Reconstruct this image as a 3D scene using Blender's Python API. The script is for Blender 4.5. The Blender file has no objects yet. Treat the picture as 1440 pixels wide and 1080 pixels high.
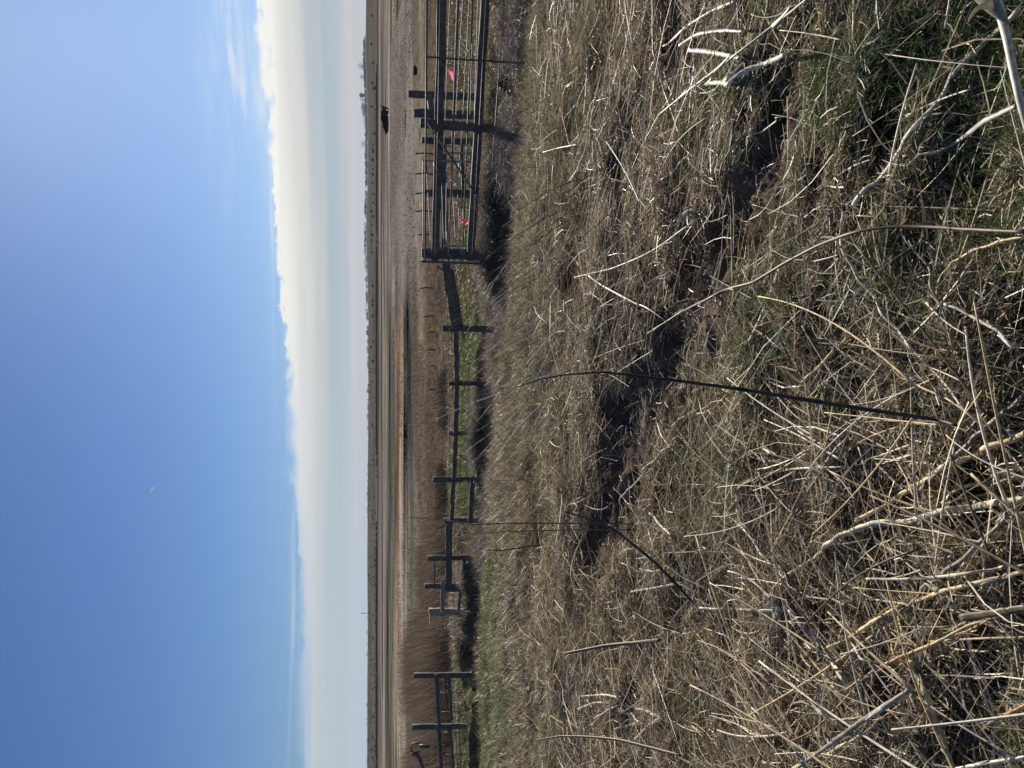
import bpy, math, random
import numpy as np
from mathutils import Vector, Matrix
random.seed(7); RNG = np.random.default_rng(11)
R = math.radians
S = bpy.context.scene
C = S.collection

# ------------------------------------------------------------------ camera
PITCH = R(10.3); CAMZ = 1.6; F = 1080.0
Rv = Vector((1, 0, 0)); Uv = Vector((0, math.sin(PITCH), math.cos(PITCH))); Fv = Vector((0, math.cos(PITCH), -math.sin(PITCH)))
cam_d = bpy.data.cameras.new('camera'); cam_d.sensor_width = 36; cam_d.lens = 27.0
cam_d.clip_start = 0.05; cam_d.clip_end = 20000
cam = bpy.data.objects.new('camera', cam_d); C.objects.link(cam)
m = Matrix.Identity(4)                       # the photograph lies on its side: world up is image left
for i, v in enumerate((-Uv, Rv, -Fv)):
    for j in range(3): m[j][i] = v[j]
m.translation = Vector((0, 0, CAMZ)); cam.matrix_world = m
S.camera = cam

# ------------------------------------------------------------------ light
SUN_EL, SUN_AZ = R(24.5), R(22.5)            # azimuth to the right of +Y
sd = Vector((math.sin(SUN_AZ)*math.cos(SUN_EL), math.cos(SUN_AZ)*math.cos(SUN_EL), math.sin(SUN_EL)))
sl = bpy.data.lights.new('sun', 'SUN'); sl.energy = 5.0; sl.angle = R(0.55); sl.color = (1, 0.92, 0.79)
so = bpy.data.objects.new('sun', sl); C.objects.link(so)
so.rotation_euler = (-sd).to_track_quat('-Z', 'Y').to_euler(); so.location = (0, 0, 30)
S.view_settings.view_transform = 'Standard'; S.view_settings.look = 'None'
EXPO = 0.70; S.view_settings.exposure = EXPO; S.view_settings.gamma = 1
S.cycles.volume_bounces = 0; S.cycles.max_bounces = 6; S.cycles.diffuse_bounces = 3
S.cycles.transparent_max_bounces = 8; S.cycles.volume_step_rate = 4

def N(t, typ, **kw):
    n = t.nodes.new(typ)
    for k, v in kw.items():
        if k.startswith('i_'): n.inputs[int(k[2:])].default_value = v
        else: setattr(n, k, v)
    return n
def MA(t, op, a, b=None, c=None, clamp=False):
    n = t.nodes.new('ShaderNodeMath'); n.operation = op; n.use_clamp = clamp
    for i, x in enumerate((a, b, c)):
        if x is None: continue
        if isinstance(x, (int, float)): n.inputs[i].default_value = x
        else: t.links.new(x, n.inputs[i])
    return n.outputs[0]
def MR(t, x, a, b, c=0.0, d=1.0, smooth=True):
    n = t.nodes.new('ShaderNodeMapRange'); n.interpolation_type = 'SMOOTHSTEP' if smooth else 'LINEAR'
    t.links.new(x, n.inputs[0])
    for i, v in enumerate((a, b, c, d)):
        if isinstance(v, (int, float)): n.inputs[i+1].default_value = v
        else: t.links.new(v, n.inputs[i+1])
    return n.outputs[0]
def MIX(t, f, a, b, blend='MIX'):
    n = t.nodes.new('ShaderNodeMix'); n.data_type = 'RGBA'; n.blend_type = blend
    for s, x in ((0, f), (6, a), (7, b)):
        if isinstance(x, (int, float)): n.inputs[s].default_value = x
        elif isinstance(x, tuple): n.inputs[s].default_value = (*x, 1)
        else: t.links.new(x, n.inputs[s])
    return n.outputs[2]
def srgb(r, g, b):
    f = lambda c: (c/255)/12.92 if c/255 <= 0.04045 else ((c/255+0.055)/1.055)**2.4
    return (f(r), f(g), f(b))

def pdir(u, v):
    x = (u-540)/F; y = (720-v)/F
    return Rv*x + Uv*y + Fv
def tel(u, v):
    d = pdir(u, v); return d.z/math.hypot(d.x, d.y), math.atan2(d.x, d.y)

w = bpy.data.worlds.new('World'); S.world = w; w.use_nodes = True
t = w.node_tree; t.nodes.clear()
sky = N(t, 'ShaderNodeTexSky', sky_type='NISHITA', sun_disc=False, sun_elevation=SUN_EL, sun_rotation=SUN_AZ,
        altitude=0, air_density=1.0, dust_density=0.3, ozone_density=2.2)
SKY = 0.052
skyc = MIX(t, 1.0, sky.outputs[0], (0.44, 0.61, 0.90), 'MULTIPLY')
tc = N(t, 'ShaderNodeTexCoord'); sx = N(t, 'ShaderNodeSeparateXYZ'); t.links.new(tc.outputs['Generated'], sx.inputs[0])
X, Y, Z = sx.outputs
hyp = MA(t, 'SQRT', MA(t, 'ADD', MA(t, 'MULTIPLY', X, X), MA(t, 'MULTIPLY', Y, Y)))
te = MA(t, 'DIVIDE', Z, hyp); az = MA(t, 'ARCTAN2', X, Y)
# cloud bank: its upper edge climbs to the right
pts = [(1080, 362), (930, 371), (780, 384), (680, 399), (480, 413), (280, 420), (0, 431)]
A = np.array([tel(*p) for p in pts]); cf = np.polyfit(A[:, 1], A[:, 0], 3)
def aznoise(sc_az, sc_te, detail, off, rough=0.5):
    cb = N(t, 'ShaderNodeCombineXYZ')
    t.links.new(MA(t, 'MULTIPLY', az, sc_az), cb.inputs[0]); t.links.new(MA(t, 'MULTIPLY', te, sc_te), cb.inputs[1]); cb.inputs[2].default_value = off
    n = N(t, 'ShaderNodeTexNoise'); n.inputs['Scale'].default_value = 1; n.inputs['Detail'].default_value = detail; n.inputs['Roughness'].default_value = rough
    t.links.new(cb.outputs[0], n.inputs['Vector']); return n.outputs[0]
azc = MA(t, 'MINIMUM', MA(t, 'MAXIMUM', az, -0.75), 0.75)
edge = float(cf[0])
for c_ in cf[1:]: edge = MA(t, 'MULTIPLY_ADD', azc, edge, float(c_))
pn = aznoise(26, 42, 8, 1.0, 0.62); pn2 = aznoise(3, 6, 3, 4.0)
amp = MR(t, az, -0.5, 0.45, 0.010, 0.055)
edge2 = MA(t, 'ADD', edge, MA(t, 'MULTIPLY', MA(t, 'SUBTRACT', pn, 0.5), amp))
edge2 = MA(t, 'ADD', edge2, MA(t, 'MULTIPLY', MA(t, 'SUBTRACT', pn2, 0.5), 0.016))
dlt = MA(t, 'SUBTRACT', edge2, te)           # >0 inside the bank
soft = MR(t, aznoise(5, 40, 4, 9.0), 0.35, 0.68, 0.0016, 0.016)
mask = MR(t, dlt, MA(t, 'MULTIPLY', soft, -1.0), soft, 0, 1)
rel = MA(t, 'DIVIDE', te, edge, clamp=True)
def ramp(f, stops):
    n = N(t, 'ShaderNodeValToRGB'); e = n.color_ramp.elements
    while len(e) < len(stops): e.new(0.5)
    for el, (p, c) in zip(e, stops): el.position = p; el.color = (*srgb(*c), 1)
    t.links.new(f, n.inputs[0]); return n.outputs[0]
st = aznoise(2.2, 75, 5, 2.0)
relw = MA(t, 'ADD', rel, MA(t, 'MULTIPLY', MA(t, 'SUBTRACT', st, 0.5), 0.30), clamp=True)
right = ramp(relw, [(0.0, (203, 205, 209)), (0.14, (198, 202, 208)), (0.22, (212, 205, 206)), (0.30, (182, 195, 205)), (0.45, (176, 192, 202)), (0.62, (205, 209, 210)), (0.80, (238, 237, 231)), (0.93, (254, 253, 246)), (1.0, (255, 254, 248))])
left = ramp(relw, [(0.0, (180, 196, 209)), (0.2, (183, 199, 211)), (0.35, (188, 199, 208)), (0.55, (180, 198, 208)), (0.75, (192, 202, 210)), (0.9, (198, 206, 214)), (1.0, (178, 196, 216))])
cloud = MIX(t, MR(t, az, -0.42, 0.25), left, right)
# exposure is applied afterwards, so undo it here; background strength too
k = 1/(2**EXPO)/SKY*0.94
cloud = MIX(t, 1.0, cloud, (k, k, k), 'MULTIPLY')
# thin wisps
wn = aznoise(5, 38, 6, 6.3, 0.6)
wm = MA(t, 'MULTIPLY', MR(t, wn, 0.42, 0.70), MA(t, 'MULTIPLY', MR(t, az, 0.12, 0.40), MA(t, 'MULTIPLY', MR(t, dlt, -0.085, -0.012), 0.95)))
wn2 = aznoise(3, 110, 5, 13.0, 0.55)
wm2 = MA(t, 'MULTIPLY', MR(t, wn2, 0.5, 0.75), MA(t, 'MULTIPLY', MR(t, dlt, -0.032, -0.002), 0.6))
(w0, wa0), (w1, wa1) = tel(1075, 322), tel(885, 352); sl_ = (w0-w1)/(wa0-wa1)
ld = MA(t, 'SUBTRACT', te, MA(t, 'MULTIPLY_ADD', az, sl_, w0-sl_*wa0)); ld = MA(t, 'ADD', ld, MA(t, 'MULTIPLY', MA(t, 'SUBTRACT', aznoise(6, 10, 3, 21.0), 0.5), 0.03))
wl = MA(t, 'MULTIPLY', MR(t, MA(t, 'ABSOLUTE', ld), 0.0, 0.017, 1.0, 0.0), MA(t, 'MULTIPLY', MR(t, az, 0.27, 0.38), MR(t, aznoise(9, 70, 6, 17.0, 0.65), 0.38, 0.66)))
wm = MA(t, 'MAXIMUM', wm, MA(t, 'MULTIPLY', wl, 1.0))
tot = MA(t, 'MAXIMUM', mask, MA(t, 'MAXIMUM', wm, wm2))
wisp = MIX(t, mask, tuple(k*c for c in srgb(226, 235, 246)), cloud)
allc = MIX(t, tot, skyc, wisp)
bg = N(t, 'ShaderNodeBackground'); bg.inputs[1].default_value = SKY
t.links.new(allc, bg.inputs[0]); wo = N(t, 'ShaderNodeOutputWorld'); t.links.new(bg.outputs[0], wo.inputs[0])

# ------------------------------------------------------------------ numeric noise and terrain
def _h(ix, iy, s):
    n = (ix*374761393 + iy*668265263 + s*974711) & 0xffffffff
    n = ((n ^ (n >> 13))*1274126177) & 0xffffffff
    return ((n ^ (n >> 16)) & 0xffff)/65535.0
def vn(x, y, s=0):
    x = np.asarray(x, float); y = np.asarray(y, float)
    ix = np.floor(x).astype(np.int64); iy = np.floor(y).astype(np.int64); fx = x-ix; fy = y-iy
    fx = fx*fx*(3-2*fx); fy = fy*fy*(3-2*fy)
    return (_h(ix, iy, s)*(1-fx)+_h(ix+1, iy, s)*fx)*(1-fy)+(_h(ix, iy+1, s)*(1-fx)+_h(ix+1, iy+1, s)*fx)*fy
def fbm(x, y, s=0, o=4):
    r = 0; a = 0.5; tt = 0
    for i in range(o):
        r = r+a*vn(x*2**i+17.3*i, y*2**i-9.1*i, s+i); tt += a; a *= 0.5
    return r/tt
def sm(x, a, b):
    q = np.clip((np.asarray(x, float)-a)/(b-a), 0, 1); return q*q*(3-2*q)
def flatpt(u, v, z=0.0):
    d = pdir(u, v); k_ = (z-CAMZ)/d.z; return (d.x*k_, d.y*k_)
def poly_dist(x, y, P):
    best = np.full(np.shape(x), 1e9); side = np.zeros(np.shape(x))
    for (ax, ay), (bx, by) in zip(P[:-1], P[1:]):
        dx, dy = bx-ax, by-ay; q = np.clip(((x-ax)*dx+(y-ay)*dy)/(dx*dx+dy*dy), 0, 1)
        ex, ey = x-(ax+q*dx), y-(ay+q*dy); d = np.hypot(ex, ey); m_ = d < best
        best = np.where(m_, d, best); side = np.where(m_, np.sign(dx*ey-dy*ex), side)
    return best, side
MUD = [flatpt(*p, -0.03) for p in ((300, 835), (390, 858), (460, 888), (540, 935), (640, 985), (730, 1018), (790, 1072), (880, 1110), (980, 1150), (1090, 1190))]
FENCE = [(9.0, 8.0), (4.75, 9.5), (1.9, 11.5), (0.94, 13.0), (0.0, 14.0), (-0.95, 14.8), (-1.92, 15.5), (-2.9, 16.3), (-3.86, 17.0), (-4.7, 17.9), (-5.5, 18.4), (-6.64, 17.6), (-7.8, 17.5), (-14, 17.2)]
HOL = [(712, 80, .55, .28, .35), (714, 120, .5, .25, .3), (716, 275, .55, .30, .42), (712, 330, .6, .32, .42), (705, 360, .3, .3, .3), (678, 415, .45, .3, .3), (672, 470, .3, .25, .2), (690, 548, .3, .25, .25),
 (680, 700, .6, .35, .35), (676, 735, .5, .35, .35), (676, 815, .5, .35, .3), (663, 850, .5, .35, .25), (652, 960, .5, .45, .4), (652, 1000, .6, .45, .4), (652, 1040, .6, .45, .4), (650, 1080, .6, .45, .4),
 (858, 690, .20, .14, .24), (862, 660, .14, .12, .2), (872, 252, .22, .10, .2), (705, 760, .5, .2, .2), (762, 770, .25, .15, .15), (800, 560, .35, .12, .16), (805, 430, .4, .12, .16), (935, 545, .22, .10, .14), (1004, 360, .20, .09, .15),
 (1105, 175, .12, .08, .13), (1272, 185, .14, .09, .13), (1065, 160, .1, .07, .1), (1160, 320, .09, .06, .1), (1195, 555, .09, .06, .09), (1375, 690, .10, .07, .11), (1025, 865, .16, .09, .13), (1260, 965, .11, .07, .1), (1390, 940, .10, .06, .1),
 (1170, 250, .10, .06, .1), (770, 960, .25, .14, .16), (755, 1000, .3, .16, .18), (885, 975, .2, .1, .14), (1400, 250, .08, .05, .08), (1170, 870, .08, .05, .08), (960, 40, .2, .1, .12), (1330, 850, .07, .05, .08)]
HOLP = [(*flatpt(1080-y_, x_, -0.45 if x_ < 700 else (-0.1 if x_ < 730 else 0.0)), a_, b_, d_) for x_, y_, a_, b_, d_ in HOL]
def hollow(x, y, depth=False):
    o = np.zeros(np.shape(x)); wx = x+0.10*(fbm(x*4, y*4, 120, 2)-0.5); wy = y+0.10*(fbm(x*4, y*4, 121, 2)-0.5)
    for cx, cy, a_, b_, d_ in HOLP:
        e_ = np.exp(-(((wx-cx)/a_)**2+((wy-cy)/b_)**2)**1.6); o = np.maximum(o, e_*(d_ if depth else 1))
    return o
DITCH = [(x_-0.12, y_-0.62) for x_, y_ in FENCE]
def mudness(x, y):
    d, s = poly_dist(x, y, MUD)
    d = d+0.16*(fbm(x*3.1, y*3.1, 41, 3)-0.45)+0.11*sm(fbm(x*1.25, y*1.25, 44, 2), 0.52, 0.66); wd = (0.31+0.22*(fbm(x*1.4, y*1.4, 40, 2)-0.3))*(1-0.55*sm(x/np.maximum(y, 0.5), 0.24, 0.42))
    return d, s, wd
def hgt(x, y):
    x = np.asarray(x, float); y = np.asarray(y, float)
    z = -0.6*sm(y, 8, 17)-0.2*sm(y, 17, 27)
    near = 1-sm(y, 30, 60)
    z = z+near*((fbm(x*0.8, y*0.8, 1)-0.5)*0.22*sm(y, -1, 3)+(fbm(x*3.3, y*3.3, 5, 3)-0.5)*0.17+(vn(x*11, y*11, 9)-0.5)*0.022)
    d, s, wd = mudness(x, y)
    td = np.where(s > 0, d, -d); z = z-0.075*np.clip((td+wd)/(1.55*wd), 0, 1)*(1-sm(td, wd*0.6, wd*1.05))
    ms = 1-sm(d, wd*0.8, wd*1.3)
    z = z+ms*((vn(x*7, y*7, 18)-0.5)*0.06+(vn(x*17, y*17, 19)-0.5)*0.04+(vn(x*45, y*45, 29)-0.5)*0.014)
    z = z-hollow(x, y, True)*np.where(y > 8, 0.35, 1.1)
    dd, sd_ = poly_dist(x, y, DITCH); tf = -sd_*dd
    face = 0.16+2.0*sm(fbm(x*0.9, y*0.9, 53, 2), 0.34, 0.54)*(1-hollow(x, y)); wob = 0.22*(fbm(x*1.7, y*1.7, 54, 2)-0.5)*2
    z = z-0.25*sm(tf, -3.2, -0.1)*(1-sm(tf+wob, 0, face))+0.09*sm(tf+wob, 0, face)*(1-sm(tf, 2.0, 4.5))
    # plain, then the rough slope, then the distant ridge
    q = x/np.maximum(y, 1)
    top = 4.6+1.3*fbm(q*5+3, 0*q, 60, 3)*1.2+1.6*sm(q, 0.30, 0.5)-1.1*sm(q, 0.0, 0.2)*(1-sm(q, 0.3, 0.42))
    z = z+(top+0.8)*sm(y, 300, 640)-(top+0.8)*sm(y, 680, 1000)
    z = z+(5+6*fbm(q*9, 0*q, 66, 3))*sm(q, 0.02, 0.2)*sm(y, 1300, 2100)
    z = z+(7+7*fbm(q*7, 0*q, 69, 3))*sm(y, 1300, 2100)
    z = z+sm(y, 35, 120)*(fbm(x*0.03, y*0.03, 70, 2)-0.5)*0.5*(1-sm(y, 200, 300))
    return z
def hz(x, y): return float(hgt(np.array([x]), np.array([y]))[0])
def ground_pt(u, v, lift=0.0):
    d = pdir(u, v); kk = np.linspace(0.8, 60, 1500)
    if d.z > -0.02: kk = np.concatenate([kk, np.geomspace(60, 2600, 3000)])
    zz = hgt(d.x*kk, d.y*kk)+lift; hit = np.nonzero(CAMZ+d.z*kk < zz)[0]
    kq = kk[hit[0]] if len(hit) else kk[-1]
    return Vector((d.x*kq, d.y*kq, CAMZ+d.z*kq))
def at(u, v, Yd):
    d = pdir(u, v); return Vector((0, 0, CAMZ))+d*(Yd/d.y)
def ip(x, y, Yd): return at(1080-y, x, Yd)       # from the sideways picture

# ------------------------------------------------------------------ materials
def new_mat(name):
    m_ = bpy.data.materials.new(name); m_.use_nodes = True; tt = m_.node_tree
    return m_, tt, tt.nodes['Principled BSDF'], tt.nodes['Material Output']
def plant_mat(name, trans=0.23, rough=0.5, spec=0.35):
    m_, tt, b, o = new_mat(name)
    a = N(tt, 'ShaderNodeAttribute', attribute_name='Col')
    tcx = N(tt, 'ShaderNodeTexCoord'); nz = N(tt, 'ShaderNodeTexNoise'); nz.inputs['Scale'].default_value = 60; nz.inputs['Detail'].default_value = 2
    tt.links.new(tcx.outputs['Object'], nz.inputs['Vector'])
    g = MR(tt, nz.outputs[0], 0.3, 0.7, 0.72, 1.2); cb = N(tt, 'ShaderNodeCombineColor')
    for i in range(3): tt.links.new(g, cb.inputs[i])
    c = MIX(tt, 1.0, a.outputs['Color'], cb.outputs[0], 'MULTIPLY')
    tt.links.new(c, b.inputs['Base Color']); b.inputs['Roughness'].default_value = rough; b.inputs['Specular IOR Level'].default_value = spec
    tr = N(tt, 'ShaderNodeBsdfTranslucent'); tt.links.new(c, tr.inputs[0]); mx = N(tt, 'ShaderNodeMixShader'); mx.inputs[0].default_value = trans
    tt.links.new(b.outputs[0], mx.inputs[1]); tt.links.new(tr.outputs[0], mx.inputs[2]); tt.links.new(mx.outputs[0], o.inputs[0])
    return m_
M_PL = plant_mat('dry_plant'); M_FAR = plant_mat('far_reeds', 0.2, 0.9, 0.0)
def simple(name, col, col2, rough=0.7, scale=8.0, metal=0.0, bump=0.0, stretch=None, spec=0.4):
    m_, tt, b, o = new_mat(name)
    tcx = N(tt, 'ShaderNodeTexCoord'); mp = N(tt, 'ShaderNodeMapping'); tt.links.new(tcx.outputs['Object'], mp.inputs[0])
    if stretch: mp.inputs['Scale'].default_value = stretch
    nz = N(tt, 'ShaderNodeTexNoise'); nz.inputs['Scale'].default_value = scale; nz.inputs['Detail'].default_value = 6; nz.inputs['Roughness'].default_value = 0.65
    tt.links.new(mp.outputs[0], nz.inputs['Vector'])
    c = MIX(tt, MR(tt, nz.outputs[0], 0.35, 0.65), col, col2); tt.links.new(c, b.inputs['Base Color'])
    b.inputs['Roughness'].default_value = rough; b.inputs['Metallic'].default_value = metal; b.inputs['Specular IOR Level'].default_value = spec
    if bump:
        bp = N(tt, 'ShaderNodeBump'); bp.inputs['Strength'].default_value = bump; bp.inputs['Distance'].default_value = 0.01
        tt.links.new(nz.outputs[0], bp.inputs['Height']); tt.links.new(bp.outputs[0], b.inputs['Normal'])
    return m_
M_WOOD = simple('weathered_timber', (0.05, 0.052, 0.058), (0.115, 0.115, 0.12), 0.85, 14, bump=0.6)
M_WOODG = simple('grey_timber', (0.17, 0.16, 0.15), (0.28, 0.27, 0.25), 0.85, 14, bump=0.6)
M_STEEL = simple('galvanised_steel', (0.22, 0.22, 0.22), (0.34, 0.34, 0.33), 0.6, 30, metal=0.4)
M_RUST = simple('dull_steel', (0.08, 0.065, 0.06), (0.14, 0.12, 0.11), 0.6, 30, metal=0.3)
M_WIRE = simple('wire', (0.10, 0.095, 0.09), (0.16, 0.15, 0.14), 0.5, 30, metal=0.5)
M_PINK, pt_, pb_, po_ = new_mat('pink_tape'); pb_.inputs['Base Color'].default_value = (0.95, 0.10, 0.22, 1); ptr = N(pt_, 'ShaderNodeBsdfTranslucent'); ptr.inputs[0].default_value = (1.0, 0.16, 0.30, 1)
pmx = N(pt_, 'ShaderNodeMixShader'); pmx.inputs[0].default_value = 0.7; pt_.links.new(pb_.outputs[0], pmx.inputs[1]); pt_.links.new(ptr.outputs[0], pmx.inputs[2]); pt_.links.new(pmx.outputs[0], po_.inputs[0])
M_BARK = simple('bark', (0.07, 0.06, 0.05), (0.12, 0.10, 0.085), 0.9, 5)
M_SHRUB = simple('shrub_leaves', (0.022, 0.024, 0.016), (0.055, 0.052, 0.036), 0.9, 2)
M_TREEL = simple('tree_twigs', (0.06, 0.06, 0.05), (0.10, 0.10, 0.08), 0.9, 0.5)
M_VAP = simple('contrail', (0.9, 0.9, 0.9), (0.9, 0.9, 0.9), 1, 1)
M_BROAD = simple('stem_stuff', (0.4, 0.33, 0.22), (0.5, 0.42, 0.3), 0.6, 40)

def tag(o, label=None, cat=None, group=None, kind=None):
    for k_, v_ in (('label', label), ('category', cat), ('group', group), ('kind', kind)):
        if v_: o[k_] = v_
    return o

# ------------------------------------------------------------------ mesh helpers
def np_mesh(name, V, Q, mat, col=None, smooth=False, parent=None):
    me = bpy.data.meshes.new(name); V = np.ascontiguousarray(V, np.float32); Q = np.ascontiguousarray(Q, np.int32)
    me.vertices.add(len(V)); me.vertices.foreach_set('co', V.ravel())
    k_ = Q.shape[1]; me.loops.add(Q.size); me.loops.foreach_set('vertex_index', Q.ravel())
    me.polygons.add(len(Q)); me.polygons.foreach_set('loop_start', np.arange(0, Q.size, k_, dtype=np.int32))
    if smooth: me.polygons.foreach_set('use_smooth', np.ones(len(Q), bool))
    if col is not None:
        a = me.attributes.new('Col', 'FLOAT_COLOR', 'POINT'); cc = np.ones((len(V), 4), np.float32); cc[:, :3] = col
        a.data.foreach_set('color', cc.ravel())
    me.update(calc_edges=True)
    me.materials.append(mat); o = bpy.data.objects.new(name, me); C.objects.link(o)
    if parent: o.parent = parent
    return o
def tube_arrays(P, rad, sides=6, flat=1.0, tw=0.3):
    P = np.array([list(p) for p in P], float); n = len(P); rad = np.broadcast_to(np.asarray(rad, float), (n,))
    T = np.gradient(P, axis=0) if n > 2 else np.repeat((P[1]-P[0])[None], 2, 0)
    T /= np.linalg.norm(T, axis=1)[:, None]+1e-9
    ref = np.array([0, 0, 1.0]) if abs(T[0][2]) < 0.8 else np.array([0, 1.0, 0])
    V = []; a = np.arange(sides)/sides*2*math.pi+tw
    for i in range(n):
        s_ = np.cross(T[i], ref); s_ /= np.linalg.norm(s_)+1e-9; u_ = np.cross(s_, T[i])
        V.append(P[i]+rad[i]*(np.cos(a)[:, None]*s_+flat*np.sin(a)[:, None]*u_))
    V = np.concatenate(V); Q = []
    for i in range(n-1):
        for j in range(sides): Q.append((i*sides+j, i*sides+(j+1) % sides, (i+1)*sides+(j+1) % sides, (i+1)*sides+j))
    c0 = len(V); V = np.concatenate([V, P[:1], P[-1:]])
    for j in range(0, sides, 2):
        a_, b_, c_ = j, (j+1) % sides, (j+2) % sides
        Q.append((c0, c_, b_, a_)); o_ = (n-1)*sides; Q.append((c0+1, o_+a_, o_+b_, o_+c_))
    return V, np.array(Q)
class MB:
    def __init__(s): s.V = []; s.Q = []; s.C = []; s.n = 0
    def add(s, V, Q, col=None):
        s.V.append(V); s.Q.append(np.asarray(Q)+s.n); s.n += len(V)
        if col is not None: s.C.append(np.broadcast_to(np.array(col, float), (len(V), 3)))
    def tube(s, P, r, sides=6, col=None, flat=1.0): V, Q = tube_arrays(P, r, sides, flat); s.add(V, Q, col); return s
    def bar(s, a, b, wd, ht, seg=6, jit=0.004, up=(0, 0, 1)):
        a = np.array(a, float); b = np.array(b, float); T = (b-a)/np.linalg.norm(b-a); up = np.array(up, float)
        sd_ = np.cross(T, up); sd_ /= np.linalg.norm(sd_); u_ = np.cross(sd_, T)
        ch = 0.18; prof = [(-1, -1+ch), (-1+ch, -1), (1-ch, -1), (1, -1+ch), (1, 1-ch), (1-ch, 1), (-1+ch, 1), (-1, 1-ch)]
        V = []
        for i in range(seg+1):
            c = a+(b-a)*i/seg+sd_*random.uniform(-jit, jit)*1.5+u_*random.uniform(-jit, jit)*1.5; k1 = random.uniform(0.94, 1.06)
            for px, py in prof: V.append(c+sd_*px*wd/2*k1+u_*py*ht/2*k1+np.array([random.uniform(-jit, jit) for _ in range(3)])*0.5)
        Q = []
        for i in range(seg):
            for j in range(8): Q.append((i*8+j, i*8+(j+1) % 8, (i+1)*8+(j+1) % 8, (i+1)*8+j))
        e = seg*8
        for (p, q, r_, t_) in ((0, 1, 2, 3), (0, 3, 4, 7), (4, 5, 6, 7)): Q.append((t_, r_, q, p)); Q.append((e+p, e+q, e+r_, e+t_))
        s.add(np.array(V), Q); return s
    def build(s, name, mat, parent=None, smooth=False):
        V = np.concatenate(s.V); 
        if parent: V = V-np.array(parent.location)
        col = np.concatenate(s.C) if s.C else None
        return np_mesh(name, V, np.concatenate(s.Q), mat, col, smooth, parent)
def empty(name, loc):
    o = bpy.data.objects.new(name, None); C.objects.link(o); o.location = loc; o.empty_display_size = 0.1; return o

# ------------------------------------------------------------------ ground sheet
def rows():
    y = list(np.arange(-3, 0.8, 0.2))+list(np.arange(0.8, 6.5, 0.022)); q = 6.5
    while q < 30: y.append(q); q += 0.03+(q-6.5)*0.008
    while q < 3000: y.append(q); q *= 1.013
    return np.array(y)
yr = rows(); nc = 560; tt_ = np.linspace(-1, 1, nc); tt_ = np.sign(tt_)*np.abs(tt_)**1.25
YY, TT = np.meshgrid(yr, tt_, indexing='ij'); XX = TT*(3.2+np.maximum(YY, 0)*1.0)
ZZ = hgt(XX, YY)
def lerpc(c, a, k_): return c*(1-k_[..., None])+np.array(a)*k_[..., None]
q = XX/np.maximum(YY, 1)
colr = np.zeros(XX.shape+(3,))+np.array((0.050, 0.038, 0.026))
nA = fbm(XX*1.1, YY*1.1, 80, 3)
colr = lerpc(colr, (0.045, 0.050, 0.022), sm(nA, 0.5, 0.65)*0.7)
md, ms_, mw = mudness(XX, YY); mk = (1-sm(md, mw*0.8, mw*1.35))
colr = lerpc(colr, (0.13, 0.105, 0.085), mk)
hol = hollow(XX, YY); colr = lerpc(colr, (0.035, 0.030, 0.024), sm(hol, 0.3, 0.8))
wq = YY*(1+0.10*(fbm(q*4, YY*0.02, 81, 3)-0.5))
# fields beyond the fence, as strips of different cover
colr = lerpc(colr, (0.10, 0.105, 0.05), sm(YY, 12, 14))
colr = lerpc(colr, (0.17, 0.135, 0.10), sm(wq, 19, 24))
colr = lerpc(colr, (0.27, 0.245, 0.20), sm(wq, 33, 38))
colr = lerpc(colr, (0.19, 0.185, 0.16), sm(wq, 44, 49))
colr = lerpc(colr, (0.30, 0.27, 0.23), sm(wq, 55, 58))
lf = 1-sm(q, 0.02, 0.17); lf2 = sm(q, -0.42, -0.30)
ob = sm(wq, 60, 62)*(1-sm(wq, 78, 84))*lf*(0.55+0.45*lf2)
colr = lerpc(colr, (0.30, 0.185, 0.12), 0.85*ob*(0.12+0.88*sm(fbm(q*7, YY*0.16, 86, 3), 0.40, 0.58)))
colr = lerpc(colr, (0.17, 0.165, 0.145), sm(wq, 84, 92)*lf)
colr = lerpc(colr, (0.25, 0.23, 0.20), sm(wq, 100, 125))
st1 = fbm(YY*0.09, q*3, 82, 3); st2 = fbm(YY*0.35, q*6, 83, 3); colr = colr*(1+((2.6*(st1-0.5)+2.0*(st2-0.5))*sm(YY, 30, 60))[..., None])
# stony field on the right, with green verge in front of it
sg = sm(q, 0.08, 0.2)*sm(wq, 40, 44)*(1-sm(wq, 92-40*sm(q, 0.42, 0.5)+8*sm(q, 0.1, 0.3), 100-40*sm(q, 0.42, 0.5)+10))
colr = lerpc(colr, (0.31, 0.285, 0.26), sg)
vg = sm(q, 0.30, 0.42)*sm(wq, 38, 41)*(1-sm(wq, 46, 48)); colr = lerpc(colr, (0.165, 0.160, 0.115), vg)
colr = lerpc(colr, (0.10, 0.09, 0.085), sm(wq, 300, 315)*(1-sm(wq, 350, 372)))
colr = lerpc(colr, (0.150, 0.140, 0.112), sm(wq, 355, 380))
hs = fbm(XX*0.02, YY*0.012, 84, 3); colr = lerpc(colr, (0.11, 0.10, 0.08), sm(YY, 370, 390)*sm(hs, 0.5, 0.62)*0.7)
colr = lerpc(colr, (0.08, 0.09, 0.08), sm(YY, 1100, 1300))
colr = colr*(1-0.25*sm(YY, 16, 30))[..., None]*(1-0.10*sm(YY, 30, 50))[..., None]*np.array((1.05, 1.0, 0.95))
colr = colr*(1-0.0*sm(YY, 16, 30))[..., None]
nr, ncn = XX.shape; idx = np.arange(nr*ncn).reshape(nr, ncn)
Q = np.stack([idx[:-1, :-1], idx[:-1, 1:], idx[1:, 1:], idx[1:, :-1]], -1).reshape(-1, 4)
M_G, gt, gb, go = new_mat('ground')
ga = N(gt, 'ShaderNodeAttribute', attribute_name='Col'); gc = N(gt, 'ShaderNodeTexCoord')
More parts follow.
